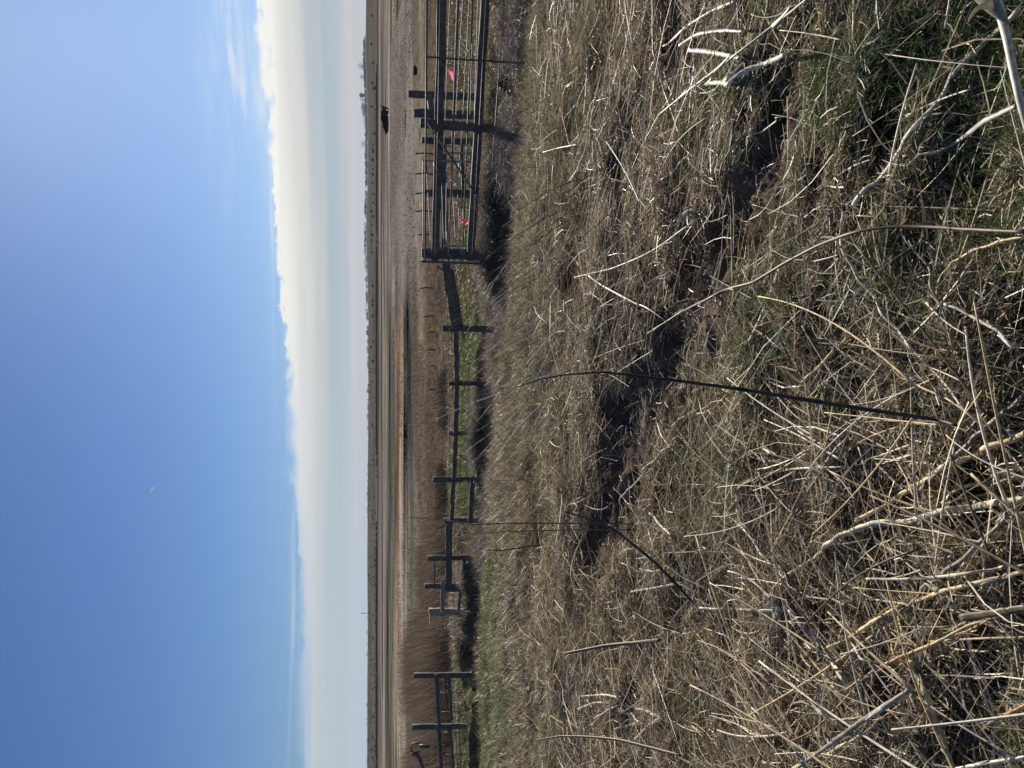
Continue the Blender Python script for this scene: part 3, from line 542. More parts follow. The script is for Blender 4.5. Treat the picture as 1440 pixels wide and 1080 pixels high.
HERO = [
('long whitish cracked reed stem lying diagonally beneath the thick sheathed cane', 'pale', 8.5, [(1200, 288), (1234, 258), (1279, 194), (1329, 147), (1398, 64), (1440, 12)], dict(lift=0.05)),
('narrow flat tan reed leaf lying beside the cracked whitish stem', 'grey', 9, [(1430, 148), (1384, 170), (1345, 200), (1318, 215), (1276, 220)], dict(lift=0.09, flat=0.25, taper=0.35)),
('short thin pale straw at the edge of the bare soil', 'pale', 2.6, [(1038, 224), (1068, 188), (1100, 164)], {}),
('long straight dark grey stem slanting over the white broken reeds', 'grey', 5, [(925, 163), (978, 120), (1033, 78), (1100, 26), (1140, -6)], dict(lift=0.12, taper=0.6)),
('thin stem, one end grey and one white, above the straight dark grey stem', 'sil', 3.6, [(918, -5), (918, 60), (922, 85), (933, 125), (944, 155), (955, 188)], dict(lift=0.09)),
('thin brown stem bending past the white broken reeds then running straight', 'brn', 3.2, [(1036, -4), (1040, 50), (1048, 90), (1050, 110), (1040, 150), (1031, 172), (1028, 200), (1028, 300), (1030, 410)], dict(lift=0.07)),
('thin grey brown stem crossing the bend of the brown one', 'grey', 2.8, [(1083, -4), (1060, 80), (1048, 120), (1035, 160), (1020, 200), (1008, 262)], dict(lift=0.08)),
('white curved reed piece farthest from the camera in the white broken cluster', 'wht', 4.5, [(936, 65), (965, 38), (1000, 15), (1034, 1)], dict(lift=0.08)),
('white arched reed piece in the middle of the white broken cluster', 'wht', 5, [(955, 64), (980, 48), (1010, 43), (1046, 44)], dict(lift=0.10)),
('split white reed piece lying flat in the white broken cluster', 'wht', 7, [(968, 70), (1000, 73), (1042, 82)], dict(lift=0.08, flat=0.4)),
('stubby white reed piece at the near side of the white broken cluster', 'wht', 7, [(980, 119), (1000, 116), (1023, 117)], dict(lift=0.08)),
('thick white reed piece running out of the white broken cluster', 'wht', 7.5, [(1020, 121), (1045, 100), (1080, 88), (1103, 77)], dict(lift=0.09)),
('short white sliver joining two pieces of the white broken cluster', 'wht', 3.5, [(1020, 113), (1046, 87)], dict(lift=0.10)),
('slender pale stem bent into a hook near the white broken cluster', 'pale', 3, [(936, 253), (965, 222), (985, 208), (1005, 210), (1012, 225), (1010, 245), (1014, 276)], dict(lift=0.05)),
('tiny white straw standing out on the tawny grass below the gate', 'wht', 1.8, [(764, 214), (785, 208), (812, 203)], dict(lift=0.15)),
('fine grey stem with a hooked white tip in the combed grass', 'sil', 2.5, [(853, 199), (870, 225), (885, 252), (900, 286)], dict(lift=0.10)),
('long pale stem arching over combed grass beyond the bare soil', 'sil', 2.8, [(808, 390), (860, 378), (900, 362), (930, 345), (960, 322), (985, 305)], dict(lift=0.12)),
('short straight white straw pointing at the dark hollow beyond the soil', 'wht', 3.4, [(828, 388), (844, 400), (875, 417), (900, 430)], dict(lift=0.10)),
('long brown stem curving across the bare soil', 'brn', 5, [(911, 469), (960, 438), (1000, 418), (1020, 407), (1060, 397), (1100, 372), (1150, 345), (1190, 330), (1225, 320), (1290, 318), (1350, 322), (1445, 326)], dict(lift=0.10)),
('long pale stem with a sharp elbow, the larger of two running side by side', 'pale', 4.6, [(1190, 298), (1188, 335), (1195, 360), (1215, 395), (1240, 435), (1270, 470), (1300, 505), (1330, 540), (1360, 575), (1388, 600)], dict(lift=0.05)),
('slim yellowish stem running beside the elbowed pale one', 'yel', 3.2, [(1207, 408), (1210, 450), (1222, 475), (1240, 495), (1280, 530), (1320, 553), (1360, 575), (1392, 602)], dict(lift=0.04)),
('pale reed piece with a curled end near the dark arching stalk', 'yel', 5.5, [(1126, 553), (1140, 530), (1165, 507), (1187, 487), (1195, 475), (1192, 462)], dict(lift=0.05)),
('straight thin grey straw between the brown stem and the elbowed pale one', 'grey', 3.5, [(1286, 337), (1300, 360), (1320, 405), (1335, 445), (1350, 492)], dict(lift=0.06)),
('pale curved reed piece entering from the near edge by green grass', 'pale', 5, [(1445, 490), (1405, 465), (1375, 445), (1350, 433), (1333, 428)], dict(lift=0.05)),
('yellowish straw arching in from the near edge beside the long brown stem', 'yel', 4, [(1445, 332), (1410, 338), (1375, 352), (1340, 370), (1325, 385)], dict(lift=0.06)),
('hair thin dark stem crossing both pale elbowed stems', 'brn', 2.4, [(1151, 475), (1190, 483), (1240, 492), (1300, 500), (1380, 512), (1445, 526)], dict(lift=0.10)),
('bundle like grey brown stem leading out of the near edge', 'grey', 8, [(1445, 556), (1400, 590), (1365, 622), (1325, 658), (1295, 688)], dict(lift=0.07)),
('thick yellow reed stem crossing behind the grey brown one', 'yel', 9, [(1445, 608), (1400, 630), (1370, 640), (1340, 655), (1310, 670), (1270, 695), (1240, 715), (1208, 732)], dict(lift=0.06)),
('slim pale stem parallel to and nearer than the thick yellow one', 'pale', 5, [(1445, 658), (1420, 665), (1390, 680), (1345, 707)], dict(lift=0.05)),
('thinner twin of the slim pale stem, just nearer', 'yel', 3.5, [(1445, 668), (1415, 680), (1380, 698), (1352, 710)], dict(lift=0.04)),
('longest pale stem, winding from the near edge to a dark rotten tip', 'pale', 8.5, [(1445, 702), (1400, 707), (1360, 715), (1330, 720), (1300, 728), (1270, 735), (1235, 735), (1200, 745), (1170, 765), (1145, 785), (1125, 800), (1105, 812), (1090, 825), (1083, 852)], dict(lift=0.06)),
('dull grey brown stem crossing under the yellow straws at the near edge', 'grey', 6.5, [(1445, 703), (1420, 725), (1395, 755), (1365, 785), (1335, 805), (1310, 820), (1290, 840), (1265, 870), (1238, 897)], dict(lift=0.05)),
('straight bright ivory straw with a cut end', 'wht', 4.4, [(1218, 814), (1260, 815), (1300, 813), (1350, 808), (1400, 800), (1445, 794)], dict(lift=0.09)),
('yellow stem lying just under the bright ivory straw', 'yel', 7, [(1445, 802), (1400, 815), (1360, 825), (1320, 833), (1288, 846)], dict(lift=0.07)),
('broad flat brown leaf blade at the near edge', 'brn', 12, [(1350, 869), (1400, 862), (1445, 854)], dict(lift=0.12, flat=0.25)),
('grey stem leaning from a knobbly joint over dark green grass', 'grey', 4.8, [(1190, 617), (1165, 650), (1140, 685), (1120, 720), (1098, 764)], dict(lift=0.07)),
('pale straw bowed beside the leaning grey stem', 'pale', 3.8, [(1038, 687), (1070, 668), (1110, 660), (1150, 657), (1205, 657)], dict(lift=0.06)),
('dark grey stem meeting the longest pale stem at its rotten tip', 'grey', 5, [(1038, 703), (1060, 735), (1075, 765), (1095, 790), (1110, 810)], dict(lift=0.06)),
('pale stem alongside the dark grey one ending at the rotten tip', 'pale', 4.2, [(1038, 716), (1052, 745), (1070, 772), (1090, 795), (1108, 812)], dict(lift=0.05)),
('short straight white straw over a black hollow', 'wht', 4.4, [(983, 855), (1030, 856), (1096, 858)], dict(lift=0.08)),
('thin grey stem crossing the end of the short white straw', 'sil', 3, [(983, 870), (983, 820), (984, 780), (990, 740), (1000, 715), (1012, 690), (1028, 640), (1040, 600)], dict(lift=0.07)),
('fine white straw slanting across the edge of the soil', 'wht', 2.6, [(872, 730), (877, 700), (890, 683), (920, 650), (957, 613)], dict(lift=0.06)),
('small stubby white straw left over on matted brown grass', 'wht', 4.6, [(917, 722), (927, 738), (944, 753)], dict(lift=0.06)),
('pale straw lying level in the matted grass near the dark stalk', 'pale', 3.6, [(887, 832), (925, 826), (962, 819)], dict(lift=0.06)),
('thin white stem with a droop, farthest of the white cluster at the lower edge', 'wht', 3, [(820, 979), (850, 977), (870, 981), (885, 1000), (899, 1016)], dict(lift=0.06)),
('white bent straw in the middle of the white cluster at the lower edge', 'wht', 4, [(864, 1026), (885, 1020), (905, 1017)], dict(lift=0.07)),
('white forked straw at the near side of the cluster at the lower edge', 'wht', 4, [(893, 1040), (915, 1018), (931, 1010)], dict(lift=0.07)),
('white twig like straw touching the forked one', 'wht', 4, [(890, 992), (910, 1000), (931, 1009)], dict(lift=0.06)),
('yellowish arched straw on the far side of the lower white cluster', 'pale', 3, [(813, 997), (835, 988), (858, 988)], dict(lift=0.07)),
('pale curl of straw between the arched one and the soil', 'pale', 3, [(832, 1020), (845, 1005), (870, 992)], dict(lift=0.06)),
('stout pale stem with torn brown sheath reaching the lower edge', 'yel', 11, [(1279, 930), (1292, 950), (1300, 970), (1310, 1000), (1325, 1040), (1343, 1086)], dict(lift=0.09)),
('smooth grey stem running under the stout pale one', 'grey', 7, [(1284, 966), (1250, 990), (1210, 1015), (1170, 1045), (1112, 1086)], dict(lift=0.10)),
('orange chip of stem above the stout pale one', 'org', 4, [(1243, 882), (1255, 905), (1270, 919)], dict(lift=0.06)),
('long straw yellow stem, upper of a fanned bundle', 'yel', 4, [(1445, 848), (1400, 868), (1360, 880), (1320, 902), (1280, 918), (1240, 935), (1210, 955), (1190, 970)], dict(lift=0.09)),
('orange brown stem, lower of a fanned bundle', 'org', 3, [(1390, 872), (1350, 893), (1305, 910), (1265, 923), (1225, 950), (1195, 975), (1165, 1008), (1140, 1030), (1110, 1043)], dict(lift=0.08)),
('thick broken yellow stem end pointing at the soil', 'yel', 6, [(1267, 852), (1225, 876), (1190, 900), (1163, 911)], dict(lift=0.07)),
('pale stem bending round the stout one', 'pale', 4, [(1190, 895), (1235, 930), (1260, 945), (1280, 970), (1300, 1002)], dict(lift=0.06)),
('level ivory straw from the near edge to the fanned bundle', 'yel', 3.4, [(1445, 896), (1380, 898), (1308, 902)], dict(lift=0.09)),
('pale grey split stem running away from the rotten tip', 'sil', 7, [(1113, 858), (1140, 885), (1155, 910), (1175, 935), (1192, 958)], dict(lift=0.05)),
('pale grey stem hanging down from the rotten tip', 'sil', 6, [(1090, 826), (1090, 870), (1085, 900), (1075, 940), (1069, 964)], dict(lift=0.05)),
('short yellow stem at the lower edge under the grey one', 'yel', 5, [(1110, 1045), (1135, 1058), (1165, 1080)], dict(lift=0.07)),
('white stem end in the lower near corner', 'wht', 6, [(1343, 1082), (1390, 1073), (1445, 1064)], dict(lift=0.09)),
('thin pale stem looping under the stout one', 'pale', 4, [(1168, 1060), (1210, 1040), (1240, 1025), (1265, 1000), (1297, 974)], dict(lift=0.04)),
('yellow forked stem end at the near edge above the corner', 'org', 5, [(1445, 990), (1425, 1000), (1400, 1012), (1370, 1035)], dict(lift=0.06)),
('pale straw crossing from the longest pale stem toward the lower edge', 'yel', 3, [(1195, 745), (1215, 775), (1240, 800), (1258, 850), (1268, 890)], dict(lift=0.08)),
]
for lb, ky, wd_, P, kw in HERO: stalk(lb, ky, wd_, P, **kw)
# tall ones that stand up off the ground
stalk('tall dark brown stalk arching from the near ground over the bare soil', 'dk', 6.2, [(1345, 598), (1318, 590), (1234, 578), (1151, 565), (1040, 547), (950, 535), (900, 529), (850, 523), (800, 526), (760, 533), (728, 543)], rise=[1.75, 1.95, 2.2, 2.45, 2.6], taper=0.30, name='tall_stalk', cat='plant stalk')
stalk('slender pale stalk whose bent tip crosses the middle rail of the low fence', 'sil', 2.4, [(800, 516), (760, 531), (720, 547), (660, 568), (613, 590)], rise=[5.6, 6.0], taper=0.5, name='tall_stalk', cat='plant stalk')
stalk('dark brown stalk snapped over by the short white straw', 'dk', 5, [(984, 864), (975, 848), (950, 820), (920, 790), (890, 765), (860, 742), (830, 730), (792, 719)], rise=[3.35, 3.9], taper=0.45, name='tall_stalk', cat='plant stalk')
stalk('flat brown stalk jutting level above the matted grass', 'brn', 5, [(928, 900), (900, 903), (850, 908), (794, 919)], rise=[3.75, 4.6], name='tall_stalk', cat='plant stalk', flat=0.5)
stalk('brown arching stalk over the white straw at the lower edge', 'brn', 4, [(958, 1063), (910, 1050), (870, 1040), (830, 1036), (790, 1035), (753, 1041)], rise=[3.5, 4.8], taper=0.5, name='tall_stalk', cat='plant stalk')
stalk('slim upright stalk rising in front of the fence post, its tip against the reeds', 'brn', 2.2, [(890, 737), (800, 736), (700, 736), (660, 738), (640, 734), (620, 731), (572, 727)], rise=[4.65, 5.2], taper=0.4, name='tall_stalk', cat='plant stalk')
stalk('shorter slim upright stalk beside the tallest slim one', 'brn', 2.0, [(888, 745), (820, 745), (760, 746), (700, 748), (655, 752)], rise=[4.65, 5.0], taper=0.4, name='tall_stalk', cat='plant stalk')
stalk('stubby upright dark stalk lower than its two neighbours', 'dk', 2.2, [(770, 764), (740, 769), (705, 774), (680, 774)], rise=[7.0, 7.2], taper=0.5, name='tall_stalk', cat='plant stalk')
# thick sheathed stem close to the lens in the near right corner
big = empty('broken_reed_cane', ground_pt(1080-150, 1436, 0.05)); tag(big, 'thick beige cane with a torn papery sheath, nearest to the camera in the upper corner', 'reed stem')
def part_tube(name, P, r, parent, key, flat=0.8):
    C3 = smooth_poly(P, 16); V, Qq = tube_arrays(C3, np.interp(np.linspace(0, 1, 16), np.linspace(0, 1, len(r)), r), 10, flat)
    cc = np.array(PAL[key])[None]*(1+0.13*np.tile(RNG.standard_normal(10), 16)[:, None]+0.05*RNG.standard_normal((160, 1))); cc = np.concatenate([cc, cc[:2]])
    return np_mesh(name, V-np.array(parent.location), Qq, M_PL, cc.clip(0.02, 0.9), True, parent)
part_tube('stem', [ip(1448, 190, 1.30), ip(1436, 150, 1.30), ip(1424, 95, 1.32), ip(1416, 50, 1.34), ip(1404, 10, 1.36), ip(1398, -30, 1.38)], [0.0075, 0.008, 0.009, 0.010, 0.011], big, 'sil')
part_tube('sheath', [ip(1418, 34, 1.325), ip(1400, 14, 1.33), ip(1384, -6, 1.34), ip(1370, -30, 1.35)], [0.004, 0.014, 0.020, 0.020], big, 'grey', 0.35)
part_tube('torn_leaf', [ip(1396, 6, 1.325), ip(1376, 10, 1.33), ip(1366, 22, 1.34), ip(1362, 30, 1.35)], [0.010, 0.006, 0.004, 0.002], big, 'yel', 0.3)

# many lesser stems, each its own object
GL = 'dry straw coloured reed stem lying flat among the foreground litter'
def loose(n, y0, y1, L, Wm, keys, az0, sp, lean=(78, 92), lift=(0.02, 0.07), label=GL, group='loose reed stems strewn over the litter', xr_=(XL*0.92, XR*0.9)):
    p = scatter(n, y0, y1, *xr_, nomud)
    for i in range(n):
        a = az0+sp*RNG.standard_normal(); l = RNG.uniform(*L); ln = R(RNG.uniform(*lean)); b = RNG.uniform(-0.25, 0.35); sbn = RNG.normal()*0.35
        P = [Vector(p[i])+Vector((0, 0, RNG.uniform(*lift)))]; ns = 7
        for s_ in range(ns):
            aa = ln+b*s_/ns; ax = a+sbn*s_/ns
            P.append(P[-1]+Vector((math.sin(aa)*math.cos(ax), math.sin(aa)*math.sin(ax), math.cos(aa)))*l/ns)
        C3 = smooth_poly(P, 12); C3[:, 2] = np.maximum(C3[:, 2], hgt(C3[:, 0], C3[:, 1])+0.008)
        r = RNG.uniform(*Wm)/2; V, Qq = tube_arrays(C3, np.linspace(r, r*0.6, 12), 6, 0.75)
        c = np.array(PAL[keys[int(RNG.integers(len(keys)))]])*RNG.uniform(0.75, 1.15)
        cc = c[None]*(1+0.12*np.tile(RNG.standard_normal(6), 12)[:, None]); cc = np.concatenate([cc, cc[:2]])
        o = np_mesh('reed_stem', V-C3[0], Qq, M_PL, cc, True); o.location = C3[0]; tag(o, label, 'reed stem', group)
loose(62, 1.2, 3.2, (0.15, 0.6), (0.003, 0.008), ['pale', 'yel', 'grey', 'sil', 'pale'], 0.4, 1.6)
loose(60, 1.25, 2.8, (0.25, 0.95), (0.005, 0.012), ['pale', 'yel', 'pale', 'sil', 'yel', 'brn'], R(68), 0.65, lift=(0.04, 0.10), xr_=(XL*0.92, 0.0), label='dry yellowish reed stem among the tangled heap at the lower near side', group='tangled reed stems at the lower near side')
loose(95, 3.0, 6.0, (0.2, 0.9), (0.003, 0.007), ['pale', 'yel', 'grey', 'sil', 'brn', 'wht'], R(-60), 0.55)
def stand(n, xr, yr_, H, az0, sp, lean, keys, W, label, group):
    for i in range(n):
        x = RNG.uniform(*xr); y = RNG.uniform(*yr_); z = hz(x, y); a = az0+sp*RNG.standard_normal(); ln = R(RNG.uniform(*lean)); b = RNG.uniform(0.0, 0.5); l = RNG.uniform(*H)
        P = [Vector((x, y, z-0.02))]; ns = 8
        for s_ in range(ns):
            aa = ln+b*s_/ns; P.append(P[-1]+Vector((math.sin(aa)*math.cos(a), math.sin(aa)*math.sin(a), math.cos(aa)))*l/ns)
        C3 = smooth_poly(P, 12); r = RNG.uniform(*W)/2; V, Qq = tube_arrays(C3, np.linspace(r, r*0.3, 12), 5)
        c = np.array(PAL[keys[int(RNG.integers(len(keys)))]])*RNG.uniform(0.7, 1.15)
        o = np_mesh('standing_stalk', V-C3[0], Qq, M_PL, np.repeat(c[None], len(V), 0), True); o.location = C3[0]; tag(o, label, 'plant stalk', group)
stand(64, (-0.2, 1.6), (4.7, 7.6), (0.6, 1.2), math.pi, 0.40, (22, 52), ['brn', 'grey', 'sil', 'dk', 'brn'], (0.005, 0.009), 'thin stalk leaning left in the loose stand before the middle of the fence', 'leaning stalks in front of the fence')
stand(16, (1.6, 4.2), (6.0, 8.6), (0.45, 0.9), math.pi, 0.5, (15, 50), ['dk', 'brn', 'grey'], (0.004, 0.007), 'thin dark stalk standing in the tawny grass before the metal gate', 'stalks in front of the metal gate')
stand(12, (-3.4, -0.7), (5.8, 9.0), (0.4, 0.9), 0.3, 1.2, (4, 30), ['dk', 'brn', 'grey'], (0.004, 0.007), 'thin stalk standing in the grass before the left half of the fence', 'stalks in front of the left fence')

# ------------------------------------------------------------------ fences
def post(parent, top, base, wd, mat=M_WOOD, sq=False, name='post'):
    b = Vector(base); b.z = hz(b.x, b.y)-0.25; mb = MB()
    if sq: mb.bar(b, top, wd, wd*0.85, 8, 0.004, up=(0, 1, 0))
    else:
        P = [b.lerp(Vector(top), i/9)+Vector((random.uniform(-1, 1)*0.004, random.uniform(-1, 1)*0.004, 0)) for i in range(10)]
        mb.tube(P, [wd/2*random.uniform(0.95, 1.06) for _ in P], 10)
    return mb.build(name, mat, parent, not sq)
def pb(x0, y0, x1, y1, Yd):                    # top pixel, lower pixel of a post at distance Yd
    return ip(x0, y0, Yd), ip(x1, y1, Yd)
# heavy front rails of the pen on the right
f1 = empty('timber_fence', (1.9, 11.5, hz(1.9, 11.5))); tag(f1, 'dark weathered two rail timber fence behind the tubular gate', 'fence')
a1, a0 = ip(612, 366, 11.45), ip(623, -40, 9.3); b1, b0 = ip(661.5, 366, 11.45), ip(685, -40, 9.3)
MB().bar(a1, a0, 0.07, 0.112, 12, 0.004).build('rail', M_WOOD, f1); MB().bar(b1, b0, 0.07, 0.112, 12, 0.004).build('rail', M_WOOD, f1)
p, q_ = pb(593, 356, 690, 358, 11.55); post(f1, p, q_, 0.165)
p, q_ = pb(591, 173, 700, 182, 10.55); post(f1, p, q_, 0.125)
p, q_ = pb(592, -30, 700, -28, 9.45); post(f1, p, q_, 0.13)
# posts of the pens behind
f2 = empty('pen_fence', (3.9, 12.6, hz(3.9, 12.6))); tag(f2, 'row of dark stubby pen posts joined by a rail, stepping back behind the timber fence', 'fence')
for (x0, y0, x1, y1, Yd, wd_) in ((574, 132, 650, 134, 14.0, 0.13), (582, 159, 655, 160, 12.8, 0.14), (593, 197, 660, 198, 13.3, 0.115), (598, 271, 665, 272, 13.4, 0.14)):
    p, q_ = pb(x0, y0, x1, y1, Yd); post(f2, p, q_, wd_)
MB().bar(ip(603, 134, 13.8), ip(609, 168, 12.75), 0.05, 0.10).bar(ip(609, 168, 12.75), ip(613, 198, 13.2), 0.05, 0.09).build('rail', M_WOOD, f2)
MB().bar(ip(618, 134, 13.8), ip(622, 197, 13.2), 0.05, 0.09).bar(ip(622, 197, 13.2), ip(626, 358, 13.0), 0.05, 0.13).build('rail', M_WOOD, f2)
MB().bar(ip(648, 197, 13.2), ip(652, 271, 13.3), 0.05, 0.06).build('rail', M_WOOD, f2)
# tubular gate in front
g1 = empty('metal_gate', ip(700, 365, 11.2)); g1.location.z = hz(g1.location.x, g1.location.y); tag(g1, 'rusty tubular field gate with a diagonal brace, in front of the heavy timber rails', 'gate')
L_ = 11.25; R_ = 9.05
for (xl_, xr_, r_) in ((597.5, 600.8, 0.012), (612, 620, 0.008), (630.5, 646.5, 0.009), (650, 666, 0.009), (664, 686, 0.009), (683, 712, 0.009)):
    MB().tube([ip(xl_, 367, L_), ip(xr_, -40, R_)], r_, 8).build('bar', M_RUST, g1, True)
MB().tube([ip(593, 367.5, L_), ip(702, 372, L_)], 0.018, 8).build('stile', M_RUST, g1, True)
MB().tube([ip(600, 80, 9.75), ip(650, 83.5, 9.75), ip(722, 88, 9.75)], 0.012, 8).build('upright', M_RUST, g1, True)
MB().tube([ip(600, 170, 10.2), ip(690, 305, 10.85), ip(712, 338, 11.02)], 0.013, 8).build('brace', M_RUST, g1, True)
MB().tube([ip(588, 367.5, L_), ip(608, 368, L_)], 0.007, 6).tube([ip(594, 362, L_), ip(594, 373, L_)], 0.006, 6).build('latch', M_STEEL, g1, True)
# sheep netting across the gate
nt = MB()
for k_ in range(0, 17):
    y_ = -20+k_*22.5; d_ = L_+(R_-L_)*(367-y_)/407+0.02
    x0 = 606+ (367-y_)/407*8; x1 = 690+(367-y_)/407*30
    if y_ < 230: nt.tube([ip(x0, y_, d_), ip(x1, y_+3, d_)], 0.0022, 4)
nt.build('netting', M_WIRE, g1)
# galvanised hurdles behind
def hurdle(label, Lx, Rx, yl, yr2, dl, dr, rr, stl=0.016, verts=0):
    h_ = empty('sheep_hurdle', ip(Lx[-1], yl, dl)); h_.location.z = hz(h_.location.x, h_.location.y); tag(h_, label, 'hurdle')
    for a_, b_ in zip(Lx, Rx):
        n_ = 9; P = [ip(a_+(b_-a_)*s_/n_, yl+(yr2-yl)*s_/n_, dl+(dr-dl)*s_/n_)+Vector((0, 0, random.uniform(-0.002, 0.002))) for s_ in range(n_+1)]
        MB().tube(P, rr, 8).build('bar', M_STEEL, h_, True)
    bl = ip(Lx[-1], yl, dl); bl.z = hz(bl.x, bl.y)-0.03; br = ip(Rx[-1], yr2, dr); br.z = hz(br.x, br.y)-0.03
    MB().tube([ip(Lx[0], yl, dl), bl], stl, 8).build('stile', M_STEEL, h_, True); MB().tube([ip(Rx[0], yr2, dr), br], stl, 8).build('stile', M_STEEL, h_, True)
    if verts:
        vb = MB()
        for k_ in range(1, verts):
            s_ = k_/verts; vb.tube([ip(Lx[0]+(Rx[0]-Lx[0])*s_, yl+(yr2-yl)*s_, dl+(dr-dl)*s_), ip(Lx[-1]+(Rx[-1]-Lx[-1])*s_, yl+(yr2-yl)*s_, dl+(dr-dl)*s_)], 0.0035, 5)
        vb.build('mesh_wires', M_STEEL, h_)
    return h_
hurdle('galvanised hurdle with bright bars seen between the heavy rails at the right', (624, 635, 638, 648, 660, 666), (634, 644, 653, 662, 666, 673), 215, -35, 12.1, 10.6, 0.0062)
hurdle('galvanised hurdle turned away, between the middle pen post and the gate end', (624, 627, 641, 648, 655), (620, 628, 634, 641, 645), 346, 226, 12.0, 13.0, 0.0062)
hurdle('meshed hurdle whose top shows above the heavy rail beside the gate end', (595.5, 606.5, 618, 630), (594.5, 599.5, 610, 622), 350, 226, 12.7, 13.6, 0.010, verts=15)
# marker tapes
def tape(P, wd_, label, loops):
    t_ = empty('marker_tape', P[0]); tag(t_, label, 'tape')
    def rib(name, pts):
        C3 = smooth_poly(pts, 14); an_ = np.linspace(0, random.uniform(2, 5), 14)+random.uniform(0, 6); sv = np.stack([np.cos(an_), 0.5*np.sin(an_*1.7), 0.5+0.5*np.sin(an_)], -1)*wd_/2; C3 = C3+RNG.standard_normal((14, 3))*0.004; V = np.concatenate([C3-sv, C3+sv]); n_ = 14
        Q1 = [(i, i+1, n_+i+1, n_+i) for i in range(n_-1)]; Q2 = []
        np_mesh(name, V-np.array(t_.location), np.array(Q1+Q2), M_PINK, None, True, t_)
    rib('knot', P); [rib('tail', l) for l in loops]
tape([ip(630, 99, 10.9), ip(632, 101, 10.88), ip(634, 103, 10.9)], 0.02, 'bright pink tape tied in a drooping loop on the right hand hurdle', [[ip(630, 98.5, 10.88), ip(634, 104, 10.86), ip(636, 109, 10.86), ip(637, 113, 10.88)], [ip(631, 99, 10.9), ip(636, 103, 10.9), ip(637.5, 107, 10.9), ip(637, 112, 10.9)]])
tape([ip(647, 308, 11.8), ip(649, 309, 11.8), ip(651, 311, 11.8)], 0.035, 'bright pink tape tied in a bow low on the hurdle near the gate end', [[ip(646, 307, 11.78), ip(650, 309, 11.77), ip(653, 312, 11.78)], [ip(650, 310, 11.75), ip(654, 309.5, 11.75), ip(658, 312, 11.75)], [ip(650, 312, 11.78), ip(654, 314, 11.77), ip(658, 313, 11.76)]])

# middle and left fence: low timber posts, one rail, stock wires
f3 = empty('stock_fence', (-1.92, 15.5, hz(-1.92, 15.5))); tag(f3, 'long low dark timber and wire fence crossing the middle of the view', 'fence')
seq = [(622, 462, 668, 13.0, 0.10), (632, 539, 652, 14.0, 0.09), (631, 609, 668, 14.8, 0.09), (609, 674, 685, 15.5, 0.115), (624, 732, 668, 16.3, 0.10), (601, 785, 655, 17.0, 0.115), (597, 824, 650, 17.7, 0.115), (628, 829, 660, 17.6, 0.10), (603, 860, 650, 18.3, 0.15)]
for i_, (xt, yy_, xb, Yd, wd_) in enumerate(seq):
    p, q_ = pb(xt, yy_, xb, yy_+0.5, Yd); post(f3, p, q_, wd_, M_WOODG if i_ == 8 else M_WOOD, sq=(i_ in (0, 8)))
rail_pts = [((627, 372, 11.7), (641, 462, 12.9), 0.13), ((641, 462, 12.9), (643, 539, 13.9), 0.085), ((643, 539, 13.9), (641, 609, 14.7), 0.085), ((641.5, 609, 14.7), (638, 674, 15.4), 0.085), ((638, 674, 15.4), (635, 732, 16.2), 0.08), ((632, 732, 16.2), (631, 830, 17.6), 0.14)]
for (p0, p1, ht_) in rail_pts: MB().bar(ip(*p0), ip(*p1), 0.05, ht_, 8, 0.006).build('rail', M_WOOD, f3)
MB().bar(ip(634, 380, 11.9), ip(648.5, 462, 13.1), 0.05, 0.09).build('rail', M_WOOD, f3)
MB().bar(ip(611, 785, 17.0), ip(611, 824, 17.7), 0.03, 0.03).build('rail', M_WOOD, f3)
MB().bar(ip(623, 815, 17.5), ip(622, 866, 18.2), 0.05, 0.09).build('rail', M_WOODG, f3)
MB().bar(ip(653, 785, 17.1), ip(648, 830, 17.6), 0.05, 0.07).bar(ip(648, 830, 17.6), ip(644, 862, 18.2), 0.05, 0.06).build('rail', M_WOOD, f3)
MB().bar(ip(665, 670, 15.4), ip(661, 735, 16.2), 0.05, 0.09).build('rail', M_WOOD, f3)
for xs in ((615, 623, 623.5, 622.5, 623, 622), (623, 631, 632, 632, 633, 633), (640, 651, 651, 649, 647, 643), (648, 660, 659, 658, 655, 651)):
    P = [ip(x_, y_, d_) for x_, y_, d_ in zip(xs, (375, 462, 539, 609, 674, 732), (11.6, 12.85, 13.85, 14.65, 15.35, 16.15))]
    MB().tube(smooth_poly(P, 20), 0.0045, 5).build('wire', M_WIRE, f3)
for x_ in (622, 640, 646): MB().tube([ip(x_, 732, 16.1), ip(x_-1, 785, 16.9), ip(x_-2, 860, 18.2)], 0.0045, 5).build('wire', M_WIRE, f3)
for y_, xt, xb, d_ in ((500, 628, 668, 13.4), (579, 623, 666, 14.4), (640, 622, 664, 15.0), (700, 620, 662, 15.8), (757, 621, 655, 16.5)): MB().tube([ip(xt, y_, d_), ip(xb, y_+0.5, d_)], 0.006, 5).build('dropper', M_WOOD, f3)
MB().tube([ip(614, 373, 11.7), ip(626, 383, 11.9)], 0.012, 6).tube([ip(645, 640, 15.1), ip(658, 648, 15.1)], 0.012, 6).tube([ip(650, 797, 17), ip(662, 812, 17)], 0.012, 6).build('stay', M_RUST, f3)
# netting between the stock fence and the left gate
f4 = empty('wire_fence', ip(640, 900, 17.9)); tag(f4, 'almost invisible wire fence in front of the tall reeds', 'fence')
for x_ in (604, 614, 625, 634, 642): MB().tube([ip(x_, 862, 18.2), ip(x_+1, 905, 17.9), ip(x_, 948, 17.6)], 0.003, 5).build('wire', M_WIRE, f4)
for y_, xt in ((893, 612), (901, 622), (918, 622), (930, 604)): MB().tube([ip(xt, y_, 17.8), ip(650, y_, 17.8)], 0.006, 5).build('dropper', M_WOOD, f4)
